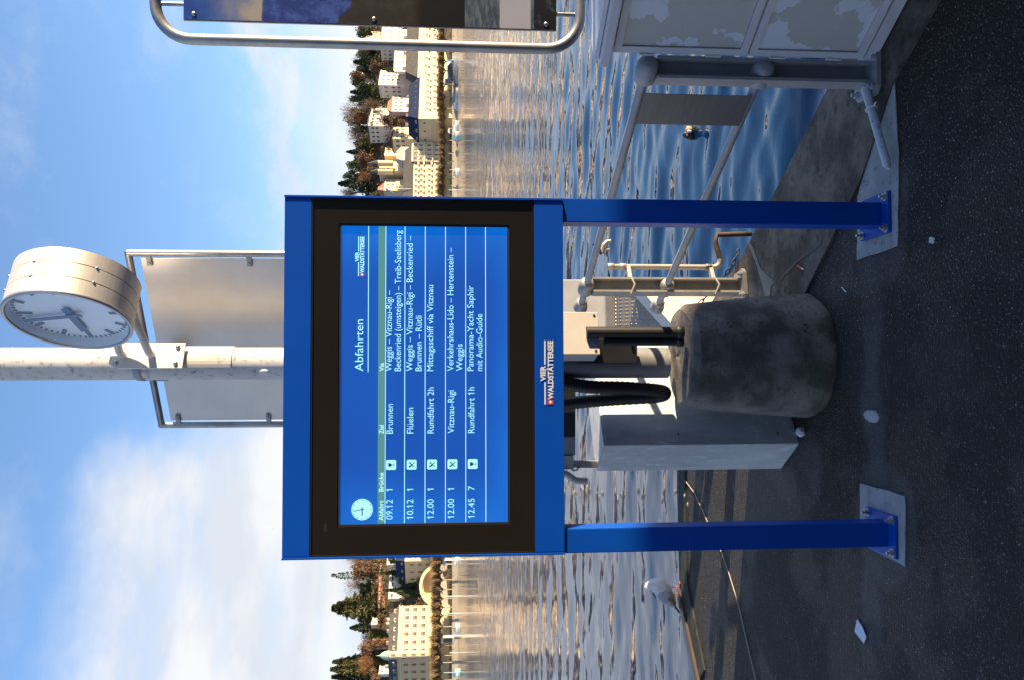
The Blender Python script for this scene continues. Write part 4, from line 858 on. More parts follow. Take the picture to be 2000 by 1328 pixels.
def dormers(root, a, b2, n, v0, v1, D, o, wall, rm, w=1.8, u0=0, u1=1, dep=1.6):
    d = (b2 - a); ln = d.length; d.normalize(); nr = Vector((d.y, -d.x)); z0, z1 = zat(v1, D), zat(v0, D)
    for i in range(n):
        p = a + d * ln * (u0 + (u1 - u0) * (i + .5) / n) - nr * .6; q = [p - d * w / 2, p + d * w / 2, p + d * w / 2 - nr * dep, p - d * w / 2 - nr * dep]
        dm = MB(o).prism([tuple(x) for x in q], z0, z1).build('dormer', wall, root)
        MB(o).prism([tuple(p + (x - p) * 1.15) for x in q], z1 + .01, z1 + .6, top=[tuple(p + (x - p) * .35) for x in q]).build('dormer_roof', rm, dm)
        e = [p - d * .5 + nr * .06, p + d * .5 + nr * .06, p + d * .5 + nr * .005, p - d * .5 + nr * .005]; MB(o).prism([tuple(x) for x in e], z0 + .3, z1 - .3).build('dormer_window', m_pane, dm)

# land: promenade shelf and hill
m_hill = mat('hillside', (.06, .055, .028), .95, col2=(.13, .085, .045), scale=.06, lo=.4, hi=.6, bump=.6, bscale=.3, bdist=2)
hx = np.linspace(-420, 420, 90); hyy = np.array([438, 446, 456, 468, 480, 495, 510, 525, 540, 560, 585, 620, 700, 900, 1400]); hz_ = np.array([1.0, 2, 5, 12, 22, 32, 41, 49, 56, 60, 59, 55, 46, 34, 5])
hfac = lambda x: 1.0 - .15 / (1 + math.exp((x + 60) / 12))
vs = []
for j, y_ in enumerate(hyy):
    for i, x_ in enumerate(hx):
        vs.append((x_, y_ + KS_ * x_, hz_[j] * hfac(x_) * (1 + .05 * math.sin(x_ * .043 + 1.2) + .03 * math.sin(x_ * .11)) + (random.uniform(-.8, .8) if j > 2 else 0)))
nx = len(hx); MB().add(vs, [(j * nx + i, j * nx + i + 1, (j + 1) * nx + i + 1, (j + 1) * nx + i) for j in range(len(hyy) - 1) for i in range(nx - 1)], 0, True).build('hill', m_hill, kind='structure')
m_prom = mat('promenade_stone', (.46, .40, .30), .85, col2=(.38, .33, .25), scale=.5)
sy_ = lambda x, d=0: SH + d + KS_ * x
MB().prism([(-420, sy_(-420)), (420, sy_(420)), (420, sy_(420, 15)), (-420, sy_(-420, 15))], -4, 1.0).build('promenade', m_prom, kind='structure')
par = MB((0, SH, 1)); 
for k in range(84): x_ = -210 + k * 5; par.prism([(x_, sy_(x_, .1)), (x_ + 4.6, sy_(x_ + 4.6, .1)), (x_ + 4.6, sy_(x_ + 4.6, .4)), (x_, sy_(x_, .4))], 1.0, 1.9)
par.prism([(-210, sy_(-210, .05)), (210, sy_(210, .05)), (210, sy_(210, .45)), (-210, sy_(-210, .45))], 1.9, 2.05); par.build('promenade_parapet', m_prom, kind='structure')

# right-hand group
rt, (c, l, r, k), o = building('casino', 'long cream casino with a navy mansard roof and white roof sign', (233, 436), (282, 450), (152, 452), 819, 1, m_cream_w, (796, 5.5, m_slate),
    [('R', 6, [835, 849], 1.5, 2.6, None, .16, 1), ('L', 3, [829], 1.0, 1.2, None, 0, 1)], [842, 822])
dormers(rt, c, r, 6, 811, 818, SD(233, 436), o, m_cream_w, m_greyroof, u0=.2, u1=1)
dormers(rt, l, c, 3, 811, 818, SD(233, 436), o, m_grey_w, m_slate)
d = (r - c).normalized(); nr = Vector((d.y, -d.x)); ln = (r - c).length; a = c + d * ln * .45 - nr * 1.6; b2 = c + d * ln * .80 - nr * 1.6; z0, z1 = zat(812.5, SD(233, 436)), zat(804, SD(233, 436))
q = [a, b2, b2 - nr * .3, a - nr * .3]; sg = MB(o).prism([tuple(x) for x in q], z0, z1).build('roof_sign', m_white_w, rt)
am, f = fmesh('CASINO', .02); mn, mxx = am[:, 0].min(), am[:, 0].max(); L_ = (b2 - a).length
MB(o).add([tuple((a + d * (L_ * .08 + (p[0] - mn) / (mxx - mn) * L_ * .84) + nr * .05)) + (z0 + .35 + p[1] / CAPH * (z1 - z0 - .7),) for p in am], f).build('sign_lettering', m_pane, sg)
# gabled bay
rt, (c, l, r, k), o = building('palace_hotel', 'cream lakeside hotel with a grey mansard right of the casino', (152.5, 453), (168, 458), (20, 476), 817, 1, m_cream_w, (791, 5, m_greyroof),
    [('R', 9, [833, 849], 1.6, 2.6, None, 0, 1)], [842, 822])
dormers(rt, c, r, 9, 810, 817, SD(152, 453), o, m_cream_w, m_greyroof)
# ornate hotel
rt, (c, l, r, k), o = building('grand_hotel', 'ornate cream grand hotel with rows of balconied windows left of the casino', (470, 432), (500, 445), (282, 448), 806, 1, m_cream_w, (784, 4.5, m_greyroof),
    [('R', 17, [811, 822, 838], 1.1, 2.2, None, 0, .985), ('R', 17, [853], 1.4, 2.4, None, 0, .985)], [846, 830.5, 815.5])
dormers(rt, c, r, 16, 795, 805, SD(450, 440), o, m_white_w, m_tan_w, w=2.2, u0=0, u1=.8)
dd_ = (r - c); ln = dd_.length; dd_.normalize(); nr = Vector((dd_.y, -dd_.x))
DH = SD(330, 442); a = c + dd_ * ln * .80 + nr * .6; b2 = r + nr * .6; q = [a, b2, b2 - nr * 10, a - nr * 10]; MB(o).prism([tuple(x) for x in q], -2, zat(803, DH)).build('pavilion', m_cream_w, rt)
q2 = [tuple(((a + b2 - nr * 10) / 2) + (x - (a + b2 - nr * 10) / 2) * .72) for x in q]; MB(o).prism(q2, zat(803, DH) + .01, zat(784, DH)).build('attic', m_white_w, rt)
ctr_ = (a + b2 - nr * 10) / 2; q3 = [tuple(ctr_ + (x - ctr_) * .72) for x in q]; MB(o).prism([tuple(ctr_ + (x - ctr_) * .8) for x in q], zat(784, DH) + .01, zat(772, DH), top=[tuple(ctr_ + (x - ctr_) * .4) for x in q]).build('attic_roof', m_tan_w, rt)
L2 = (b2 - a).length
for v_ in (821, 838, 852, 810):
    for i in range(4):
        p = a + dd_ * L2 * (i + .5) / 4 + nr * .03; part('window', WM[(1.1, 2.2, None)], rt, (p.x - c.x, p.y - c.y, zat(v_, DH) - 1), math.atan2(dd_.y, dd_.x))
for i in range(5):
    p = a + dd_ * L2 * i / 4 + nr * .25; MB(o).prism([(p.x - .25, p.y - .25), (p.x + .25, p.y - .25), (p.x + .25, p.y + .25), (p.x - .25, p.y + .25)], zat(845, DH), zat(806, DH)).build('pilaster', m_trim, rt)
for v_ in (829.5, 845):
    MB(o).prism([tuple(a + nr * .9), tuple(b2 + nr * .9), tuple(b2), tuple(a)], zat(v_, DH) - .2, zat(v_, DH) + .2).build('cornice', m_trim, rt)

building('hill_house', 'pale grey hillside house with three rows of windows behind the palace roof', (98, 490), (121, 500), (84, 500), 745, 22, m_grey_w, (742, 1, m_greyroof), [('L', 3, [751, 761, 770], 1.8, 1.8, None, 0, 1)])
building('hill_house', 'bright cream apartment block just above the palace hotel roof', (142, 472), (147, 482), (60, 486), 772, 12, m_white_w, (768, 1, m_flat), [('R', 7, [777, 786], 1.6, 2.0, None, 0, 1)])
building('hill_house', 'flat white block with a terrace behind the poster edge', (82, 505), (88, 515), (20, 520), 746, 30, m_white_w, (744, .5, m_flat), [('R', 6, [752, 764], 2.6, 1.6, None, 0, 1)])
rt, (c, l, r, k), o = building('hill_house', 'tall white house with red sun awnings above the casino roof', (169, 480), (194, 496), (141, 494), 741, 20, m_white_w, (738, .8, m_flat), [('R', 4, [748, 757, 766, 776], 1.5, 1.8, None, 0, 1), ('L', 3, [753, 768, 778], 1.5, 1.8, None, 0, 1)])
for i, v_ in enumerate((764, 770, 776)):
    p = c + (r - c) * (.35 + .17 * i) + Vector((.0, -.6)); MB(o).prism([(p.x - 1.6, p.y - .8), (p.x + 1.6, p.y - .8), (p.x + 1.6, p.y), (p.x - 1.6, p.y)], zat(v_, SD(169, 480)) - .5, zat(v_, SD(169, 480))).build('awning', m_awn, rt)
rt, (c, l, r, k), o = building('hill_house', 'pinkish house with a red tiled gable roof behind the casino roof', (220, 468), (228, 478), (192, 478), 766, 14, m_pink_w, (755, 3.2, m_redw), [('R', 4, [772, 782], 1.3, 2.0, m_awn, 0, 1)])
rt, (c, l, r, k), o = building('hill_villa', 'white colonnaded villa on the hillside above the casino end wall', (249, 505), (282, 520), (214, 520), 721, 40, m_white_w, (716, 2, m_greyroof), [('L', 4, [727, 736], 1.5, 1.8, None, 0, 1), ('R', 4, [736], 1.5, 2.2, None, 0, 1)])
dv = (r - c).normalized(); nv = Vector((dv.y, -dv.x)); Lv = (r - c).length
for i in range(5):
    p = c + dv * Lv * (i + .5) / 5 + nv * 2; MB(o).tube([(p.x, p.y, zat(743, SD(249, 505))), (p.x, p.y, zat(726, SD(249, 505)))], .45, 8).build('column', m_white_w, rt)
pq = [c + nv * 2.8, r + nv * 2.8, r, c]; MB(o).prism([tuple(x) for x in pq], zat(726, SD(249, 505)) + .01, zat(723, SD(249, 505))).build('entablature', m_white_w, rt)
building('hill_house', 'cream villa with carved upper storey above the grand hotel pavilion', (273, 462), (301, 474), (244, 474), 768, 12, m_cream_w, (763, 1.5, m_greyroof), [('R', 4, [775, 785], 1.5, 2.0, None, 0, 1), ('L', 3, [776, 787], 1.8, 2.0, None, 0, 1)])
rt, (c, l, r, k), o = building('turreted_house', 'small turreted castle-like house on the hill above the grand hotel', (336, 480), (356, 492), (318, 490), 741, 20, m_cream_w, (735, 2, m_slate), [('R', 2, [748, 757], 1.1, 1.8, None, 0, 1), ('L', 2, [748, 757], 1.1, 1.8, None, 0, 1)])
for y_, vt_ in ((320, 716), (336, 722)):
    p = P(745, y_, SD(336, 481)); MB(o).tube([(p.x, p.y, zat(768, SD(336, 481))), (p.x, p.y, zat(738, SD(336, 481)))], 1.9, 10, sm=True).build('turret', m_cream_w, rt); MB(o).lathe([(2.3, zat(738, SD(336, 481)) + .01), (.05, zat(vt_, SD(336, 481)))], (p.x, p.y, 0), 10, sm=False).build('turret_roof', m_greyroof, rt)
building('hill_house', 'small house with a steep red gable beside the blue flag', (374, 474), (392, 484), (352, 484), 751, 18, m_yell_w, (736, 4.5, m_redw), [('R', 3, [756, 766], 1.2, 1.8, None, 0, 1)])
building('hill_house', 'ochre house high on the wooded slope above the awning house', (168, 540), (176, 550), (158, 548), 714, 52, m_yell_w, (708, 2.5, m_redw), [('R', 2, [718], 1.2, 1.6, None, 0, 1)])
building('hill_house', 'small ochre house at the treetops behind the poster edge', (80, 540), (86, 548), (66, 550), 716, 52, m_yell_w, (709, 2, m_redw), [('R', 2, [720], 1.2, 1.6, None, 0, 1)])
building('hill_house', 'low cream house half hidden in trees left of the turreted house', (306, 492), (318, 500), (292, 500), 752, 24, m_cream_w, (748, 1.5, m_slate), [('R', 3, [757], 1.2, 1.6, None, 0, 1)])
fp = P(820, 370, SD(370, 440)); fl = empty('flagpole', (fp.x, fp.y, 25), 'slim flagpole with a pale blue flag on the grand hotel roof', 'flagpole')
MB((fp.x, fp.y, 25)).tube([(fp.x, fp.y, 25), (fp.x, fp.y, zat(742, SD(370, 440)))], .14, 6).build('pole', m_letter, fl)
MB((fp.x, fp.y, 25)).add([(fp.x, fp.y, zat(752, SD(370, 440))), (fp.x - 1.8, fp.y + .3, zat(757, SD(370, 440))), (fp.x - 2.4, fp.y, zat(769, SD(370, 440))), (fp.x - .9, fp.y + .3, zat(763, SD(370, 440)))] + [(fp.x, fp.y + .1, zat(752, SD(370, 440))), (fp.x - 1.8, fp.y + .4, zat(757, SD(370, 440))), (fp.x - 2.4, fp.y + .1, zat(769, SD(370, 440))), (fp.x - .9, fp.y + .4, zat(763, SD(370, 440)))], [(0, 1, 2, 3), (7, 6, 5, 4), (0, 4, 5, 1), (1, 5, 6, 2), (2, 6, 7, 3), (3, 7, 4, 0)]).build('flag', mat('pale_blue_flag', (.12, .30, .52), .8), fl)

# left-hand group
rt, (c, l, r, k), o = building('corner_hotel', 'cream corner hotel with red shutters and a green domed turret', (1283, 440), (1345, 454), (1181, 452), 777, 1, m_yell_w, (756, 4.5, m_greyroof),
    [('R', 6, [792, 808, 825], 1.7, 2.3, m_awn, .06, 1), ('L', 4, [792, 808, 825], 1.6, 2.4, m_awn, 0, .92)], [835, 800, 782])
dormers(rt, c, r, 5, 766, 776, SD(1283, 440), o, m_yell_w, m_greyroof, u0=.12, u1=1, w=2.2); dormers(rt, l, c, 4, 766, 776, SD(1283, 440), o, m_grey_w, m_slate, w=2.0, u1=.9)
p = P(800, 1278, SD(1283, 439.5)); MB(o).lathe([(2.15, zat(842, SD(1283, 440))), (2.15, zat(760, SD(1283, 440)))], (p.x, p.y, 0), 8, sm=False).build('turret', m_yell_w, rt)
MB(o).lathe([(2.6, zat(760, SD(1283, 440)) + .01), (2.3, zat(757, SD(1283, 440))), (2.1, zat(752, SD(1283, 440))), (1.4, zat(746, SD(1283, 440))), (.4, zat(742, SD(1283, 440))), (.12, zat(737, SD(1283, 440))), (0, zat(733, SD(1283, 440)))], (p.x, p.y, 0), 12).build('dome', m_copper, rt)
for v_ in (768, 790, 808, 826):
    for a_ in (-68, -112): part('window', WM[(1.7, 2.3, m_awn.name)] if False else winmesh('window', .9, 2.2, m_awn), rt, (p.x - c.x + 2.08 * math.cos(R(a_)), p.y - c.y + 2.08 * math.sin(R(a_)), zat(v_, SD(1283, 440)) - 1), R(a_ + 90))
rt, (c, l, r, k), o = building('mansard_building', 'dark mansard-roofed building in shade behind the bandstand', (1094, 470), (1136, 482), (1040, 486), 792, 1, m_yell_w, (771, 4, m_slate),
    [('L', 3, [804, 820, 835], 1.4, 2.4, None, 0, 1), ('R', 4, [800, 812, 824, 836], 1.2, 1.8, None, 0, 1)], [814, 794])
dormers(rt, l, c, 3, 783, 791, SD(1094, 470), o, m_grey_w, m_slate)
building('terrace_building', 'long low white terrace building above the mansard roof', (1100, 490), (1106, 496), (1020, 500), 757, 18, m_white_w, (755, .5, m_flat), [('R', 8, [763], 2.0, 1.6, None, 0, 1)])
building('terrace_building', 'white flat-roofed wing with a railing between the cypresses', (1166, 494), (1172, 502), (1112, 502), 760, 12, m_white_w, (758, .4, m_flat), [('R', 5, [765], 2.2, 1.2, None, 0, 1)])
building('red_house', 'long low terracotta house among the trees above the corner hotel', (1182, 520), (1188, 530), (1098, 526), 741, 36, m_redw, (737, 2, m_redw), [('R', 7, [744.5], 1.0, 1.1, None, 0, 1)])
building('hill_house', 'blue-roofed house beside the small dark conifer', (1216, 505), (1232, 515), (1203, 515), 726, 32, m_tan_w, (719, 2.5, m_slate), [('R', 2, [732], 1.2, 1.6, None, 0, 1)])
building('hill_house', 'white boxy rooftop house above the shaded hotel side', (1312, 470), (1318, 476), (1297, 476), 741, 14, m_white_w, (740, .3, m_flat), [('R', 2, [746], 1.2, 1.2, None, 0, 1)])
building('hill_house', 'grey house between the domed turret and small conifer', (1258, 500), (1264, 508), (1242, 510), 728, 32, m_tan_w, (717, 2, m_slate), [('R', 3, [728], 1.2, 1.6, None, 0, 1)])
# behind the departure board
building('hill_house', 'cream hotel block hidden behind the departure board', (760, 450), (800, 465), (640, 470), 800, 1, m_cream_w, (785, 4, m_slate), [('R', 8, [812, 826, 840], 1.5, 2.4, None, 0, 1)], [820])
building('hill_house', 'tan apartment block hidden behind the left of the departure board', (960, 448), (1000, 462), (850, 466), 805, 1, m_tan_w, (792, 3, m_redw), [('R', 7, [814, 828, 842], 1.5, 2.2, None, 0, 1)])
chx = P(800, 999.5, 400 + 160); cD = 560
church = empty('twin_spired_church', (chx.x, cD, 45), 'twin-spired church behind the departure board, only the two finials showing', 'church')
oc = (chx.x, cD, 45); sc_ = lambda v: zat(v, cD)
MB(oc).box((chx.x - 7, cD, 40), (chx.x + 7, cD + 40, 75)).build('nave', m_white_w, church)
MB(oc).prism([(chx.x - 7.5, cD), (chx.x + 7.5, cD), (chx.x + 7.5, cD + 40), (chx.x - 7.5, cD + 40)], 75.01, 86, top=[(chx.x - .2, cD + 2), (chx.x + .2, cD + 2), (chx.x + .2, cD + 38), (chx.x - .2, cD + 38)]).build('roof', m_greyroof, church)
for y_, vt_ in ((1028, 533), (971, 526)):
    p = P(600, y_, cD - 3); 
    tw = MB(oc).box((p.x - 3.4, cD - 7, 40), (p.x + 3.4, cD, 92)).build('tower', m_white_w, church)
    MB(oc).lathe([(4.6, 92.01), (2.0, 100), (.9, 112), (.08, sc_(560))], (p.x, cD - 3.5, 0), 8, sm=False).build('spire', m_greyroof, tw)
    mb = MB(oc); mb.tube([(p.x, cD - 3.5, sc_(561)), (p.x, cD - 3.5, sc_(vt_ - 8))], .13, 6); mb.sphere((p.x, cD - 3.5, sc_(vt_ + 1)), .55, 10, 7); mb.box((p.x - .6, cD - 3.6, sc_(vt_ - 7) - .12), (p.x + .6, cD - 3.4, sc_(vt_ - 7) + .12)); mb.build('finial', m_letter, tw)

# bandstand shell
bp_ = P(852, 1142.5, SD(1142, 458)); bs = empty('bandstand_shell', (bp_.x, bp_.y, 1), 'cream concert shell with a wide arched opening by the water', 'bandstand')
ob = (bp_.x, bp_.y, 1); Rb = 10.9; bzc = zat(853, SD(1142, 458)); ba = R(22)
def bpt(r_, a, dep): 
    v = Vector((r_ * math.cos(a), dep, 0)); v.rotate(Matrix.Rotation(ba, 3, 'Z')); return (bp_.x + v.x, bp_.y + v.y, bzc + r_ * math.sin(a) * .86)
mb = MB(ob); n = 28; vs = []
for r_, dep in ((Rb, 0), (Rb - 1.8, 0), (Rb - 1.8, .8), (Rb - 2.4, .8)):
    for k in range(n + 1): vs.append(bpt(r_, math.pi * k / n, dep))
mb.add(vs, [(j * (n + 1) + k, j * (n + 1) + k + 1, (j + 1) * (n + 1) + k + 1, (j + 1) * (n + 1) + k) for j in range(3) for k in range(n)]); mb.build('arch', m_cream_w, bs)
mb = MB(ob); vs = []
for j in range(8):
    t = j / 7 * math.pi / 2
    for k in range(n + 1): vs.append(bpt((Rb - 2.4) * max(math.cos(t), .02), math.pi * k / n, .8 + 6.5 * math.sin(t)))
mb.add(vs, [(j * (n + 1) + k, j * (n + 1) + k + 1, (j + 1) * (n + 1) + k + 1, (j + 1) * (n + 1) + k) for j in range(7) for k in range(n)], 0, True); mb.build('shell', m_yell_w, bs)
mb = MB(ob); vs = []
for r_, dep in ((Rb, 0), (Rb, 4), (Rb * .8, 8)):
    for k in range(n + 1): vs.append(bpt(r_, math.pi * k / n, dep))
mb.add(vs, [(j * (n + 1) + k, j * (n + 1) + k + 1, (j + 1) * (n + 1) + k + 1, (j + 1) * (n + 1) + k) for j in range(2) for k in range(n)]); mb.build('outer_shell', m_white_w, bs)
mb = MB(ob); e0, e1, e2_, e3 = [bpt(Rb * s_, 0, dd2) for s_, dd2 in ((1, -1), (-1, -1), (-1, 7), (1, 7))]; mb.prism([e0[:2], e3[:2], e2_[:2], e1[:2]][::-1], .5, bzc); mb.build('stage', m_tan_w, bs)

# ------------------------------------------------------------------ trees
def tmat(name, a, b_): return mat(name, a, .9, col2=b_, scale=.5, lo=.35, hi=.65)
T_con = tmat('conifer_needles', (.030, .050, .018), (.06, .085, .028)); T_olive = tmat('olive_foliage', (.11, .105, .032), (.065, .075, .026)); T_brown = tmat('bare_brown_twigs', (.13, .075, .040), (.20, .125, .07)); T_grey = tmat('bare_grey_twigs', (.17, .13, .10), (.24, .19, .155)); T_or = tmat('russet_leaves', (.24, .11, .04), (.17, .085, .035)); T_bark = mat('bark', (.10, .07, .05), .9); T_pol = tmat('pollard_twigs', (.22, .14, .06), (.34, .235, .11)); T_pbark = mat('pale_plane_bark', (.42, .33, .20), .9)
def rdir(): 
    z = random.uniform(-1, 1); a = random.uniform(0, 6.283); s_ = math.sqrt(1 - z * z); return Vector((s_ * math.cos(a), s_ * math.sin(a), z))
def card(mb, p, s_, d=None):
    d = d or rdir(); e = rdir().cross(d).normalized(); f = d
    mb.add([p - e * s_ * .5, p + e * s_ * .5, p + e * s_ * .3 + f * s_, p - e * s_ * .35 + f * s_ * .8], [(0, 1, 2, 3)])
def bare_tree(mt, n_l=11, seed=0, spread=.42, twigs=2600, tw=.0050):
    random.seed(seed); tr = MB(); tr.tube([(0, 0, -.05), (.01, 0, .16), (0, .01, .36)], [.03, .022, .018], 7); cr = MB()
    tips = []
    for i in range(n_l):
        a = i * 2.4 + random.random(); el_ = random.uniform(.35, 1.35); L = random.uniform(.30, .52); d = Vector((math.cos(a) * math.cos(el_) * spread * 2, math.sin(a) * math.cos(el_) * spread * 2, math.sin(el_))).normalized()
        p0 = Vector((0, 0, random.uniform(.18, .40))); p1 = p0 + d * L * .5 + rdir() * .03; p2 = p0 + d * L + rdir() * .05; cr.tube([p0, p1, p2], [.012, .007, .003], 5, caps=False)
        tips += [(p1, d), (p2, d), ((p1 + p2) / 2, d)]
    for _ in range(twigs):
        p, d = random.choice(tips); q = p + rdir() * random.random() ** .6 * .17; q.z = min(q.z, 1.0) ; dd = (d + rdir() * .8 + Vector((0, 0, .3))).normalized()
        L = random.uniform(.03, .075); e = dd.cross(rdir()).normalized() * tw
        cr.add([q - e, q + e, q + dd * L], [(0, 1, 2)])
    return tr.mesh('trunk', T_bark), cr.mesh('crown', mt)
def conifer(mt, seed=0, n=3600, w=.27, sparse=False, power=1.0):
    random.seed(seed); tr = MB(); tr.tube([(0, 0, -.05), (0, 0, .97)], [.018, .002], 6); cr = MB()
    lev = 22
    for _ in range(n):
        h = random.random() ** 1.25; li = round(h * lev) / lev if sparse else h; z = .07 + .93 * (li + random.uniform(-.012, .012)); rmax = w * (1 - h) ** power * (1 + .22 * math.sin(h * 47 + seed)) + .01
        a = random.uniform(0, 6.283); r_ = rmax * random.random() ** .5 * (1 + .2 * math.sin(3 * a + h * 9)); p = Vector((r_ * math.cos(a), r_ * math.sin(a), min(z, 1.0) - r_ * .25))
        card(cr, p, random.uniform(.02, .045), (Vector((math.cos(a), math.sin(a), -.25)) + rdir() * .5).normalized())
    return tr.mesh('trunk', T_bark), cr.mesh('crown', mt)
def round_tree(mt, seed=0, n=3200, w=.36):
    random.seed(seed); tr = MB(); tr.tube([(0, 0, -.05), (0, 0, .45)], [.03, .015], 6); cr = MB(); cl = []
    for i in range(13):
        a = random.uniform(0, 6.28); r_ = random.uniform(0, w * .7); z = random.uniform(.25, .85); cl.append((Vector((r_ * math.cos(a), r_ * math.sin(a), z)), random.uniform(.11, .2)))
    for _ in range(n):
        c_, r_ = random.choice(cl); p = c_ + rdir() * r_ * random.random() ** .4; card(cr, p, random.uniform(.02, .05))
    return tr.mesh('trunk', T_bark), cr.mesh('crown', mt)
def pollard(seed):
    random.seed(seed); tr = MB(); tr.tube([(0, 0, -.03), (.01, 0, .2), (0, 0, .36)], [.028, .022, .022], 7); cr = MB()
    for i in range(7):
        a = i * .9 + random.random() * .3; p0 = Vector((0, 0, .33)); p1 = p0 + Vector((math.cos(a) * .22, math.sin(a) * .22, .12)); p2 = p1 + Vector((math.cos(a) * .16, math.sin(a) * .16, random.uniform(.0, .1))); cr.tube([p0, p1, p2], [.02, .015, .02], 5)
        for _ in range(230):
            q = p1.lerp(p2, random.uniform(-.3, 1.2)) + rdir() * .06; dd = (Vector((0, 0, 1)) + rdir() * .9).normalized(); e = dd.cross(rdir()).normalized() * .012; cr.add([q - e, q + e, q + dd * random.uniform(.08, .25)], [(0, 1, 2)])
    return tr.mesh('trunk', T_pbark), cr.mesh('crown', T_pol)
K = {'bare_brown': [bare_tree(T_brown, 12, s_) for s_ in (1, 2)], 'bare_grey': [bare_tree(T_grey, 10, s_, twigs=2200) for s_ in (3, 4)], 'bush': [round_tree(T_brown, s_) for s_ in (5, 6)], 'russet': [round_tree(T_or, 7), bare_tree(T_or, 12, 8)],
     'conifer': [conifer(T_con, s_) for s_ in (9, 10)], 'broad': [conifer(T_olive, 11, 5200, .30, power=.75), conifer(T_olive, 12, 5200, .3, power=.8)], 'sparse': [conifer(T_con, 13, 600, .24, True)], 'green': [round_tree(T_con, s_) for s_ in (14, 15)], 'olive': [round_tree(T_olive, s_) for s_ in (16, 17)], 'pollard': [pollard(s_) for s_ in (18, 19, 20)]}
KN = {'bare_brown': 'bare_tree', 'bare_grey': 'bare_tree', 'bush': 'brown_shrub_tree', 'russet': 'russet_tree', 'conifer': 'conifer_tree', 'broad': 'conifer_tree', 'sparse': 'conifer_tree', 'green': 'evergreen_tree', 'olive': 'olive_green_tree', 'pollard': 'plane_tree'}
cnt = {}; WID = {'bare_brown': .95, 'bare_grey': .95, 'bush': .95, 'russet': .95, 'conifer': .54, 'broad': .62, 'sparse': .5, 'green': .95, 'olive': .95, 'pollard': .85}
def tree(kind, y_, vt_, vb, wpx, D, label, group='trees on the far hillside'):
    i = cnt.get(kind, 0); cnt[kind] = i + 1; tr, cr = K[kind][i % len(K[kind])]
    D = SD(y_, D); p = P(vb, y_, D); hgt = (zat(vt_, D) - p.z) * (1.55 if kind == 'pollard' else 1); wd = wpx / FPX * D / WID[kind] * 1.12
    o = empty(KN[kind], (p.x, D, p.z), label, 'tree', group); o.rotation_euler.z = random.uniform(0, 6.28); o.scale = (wd, wd, hgt)
    part('trunk', tr, o); part('crown', cr, o); return o
random.seed(99)
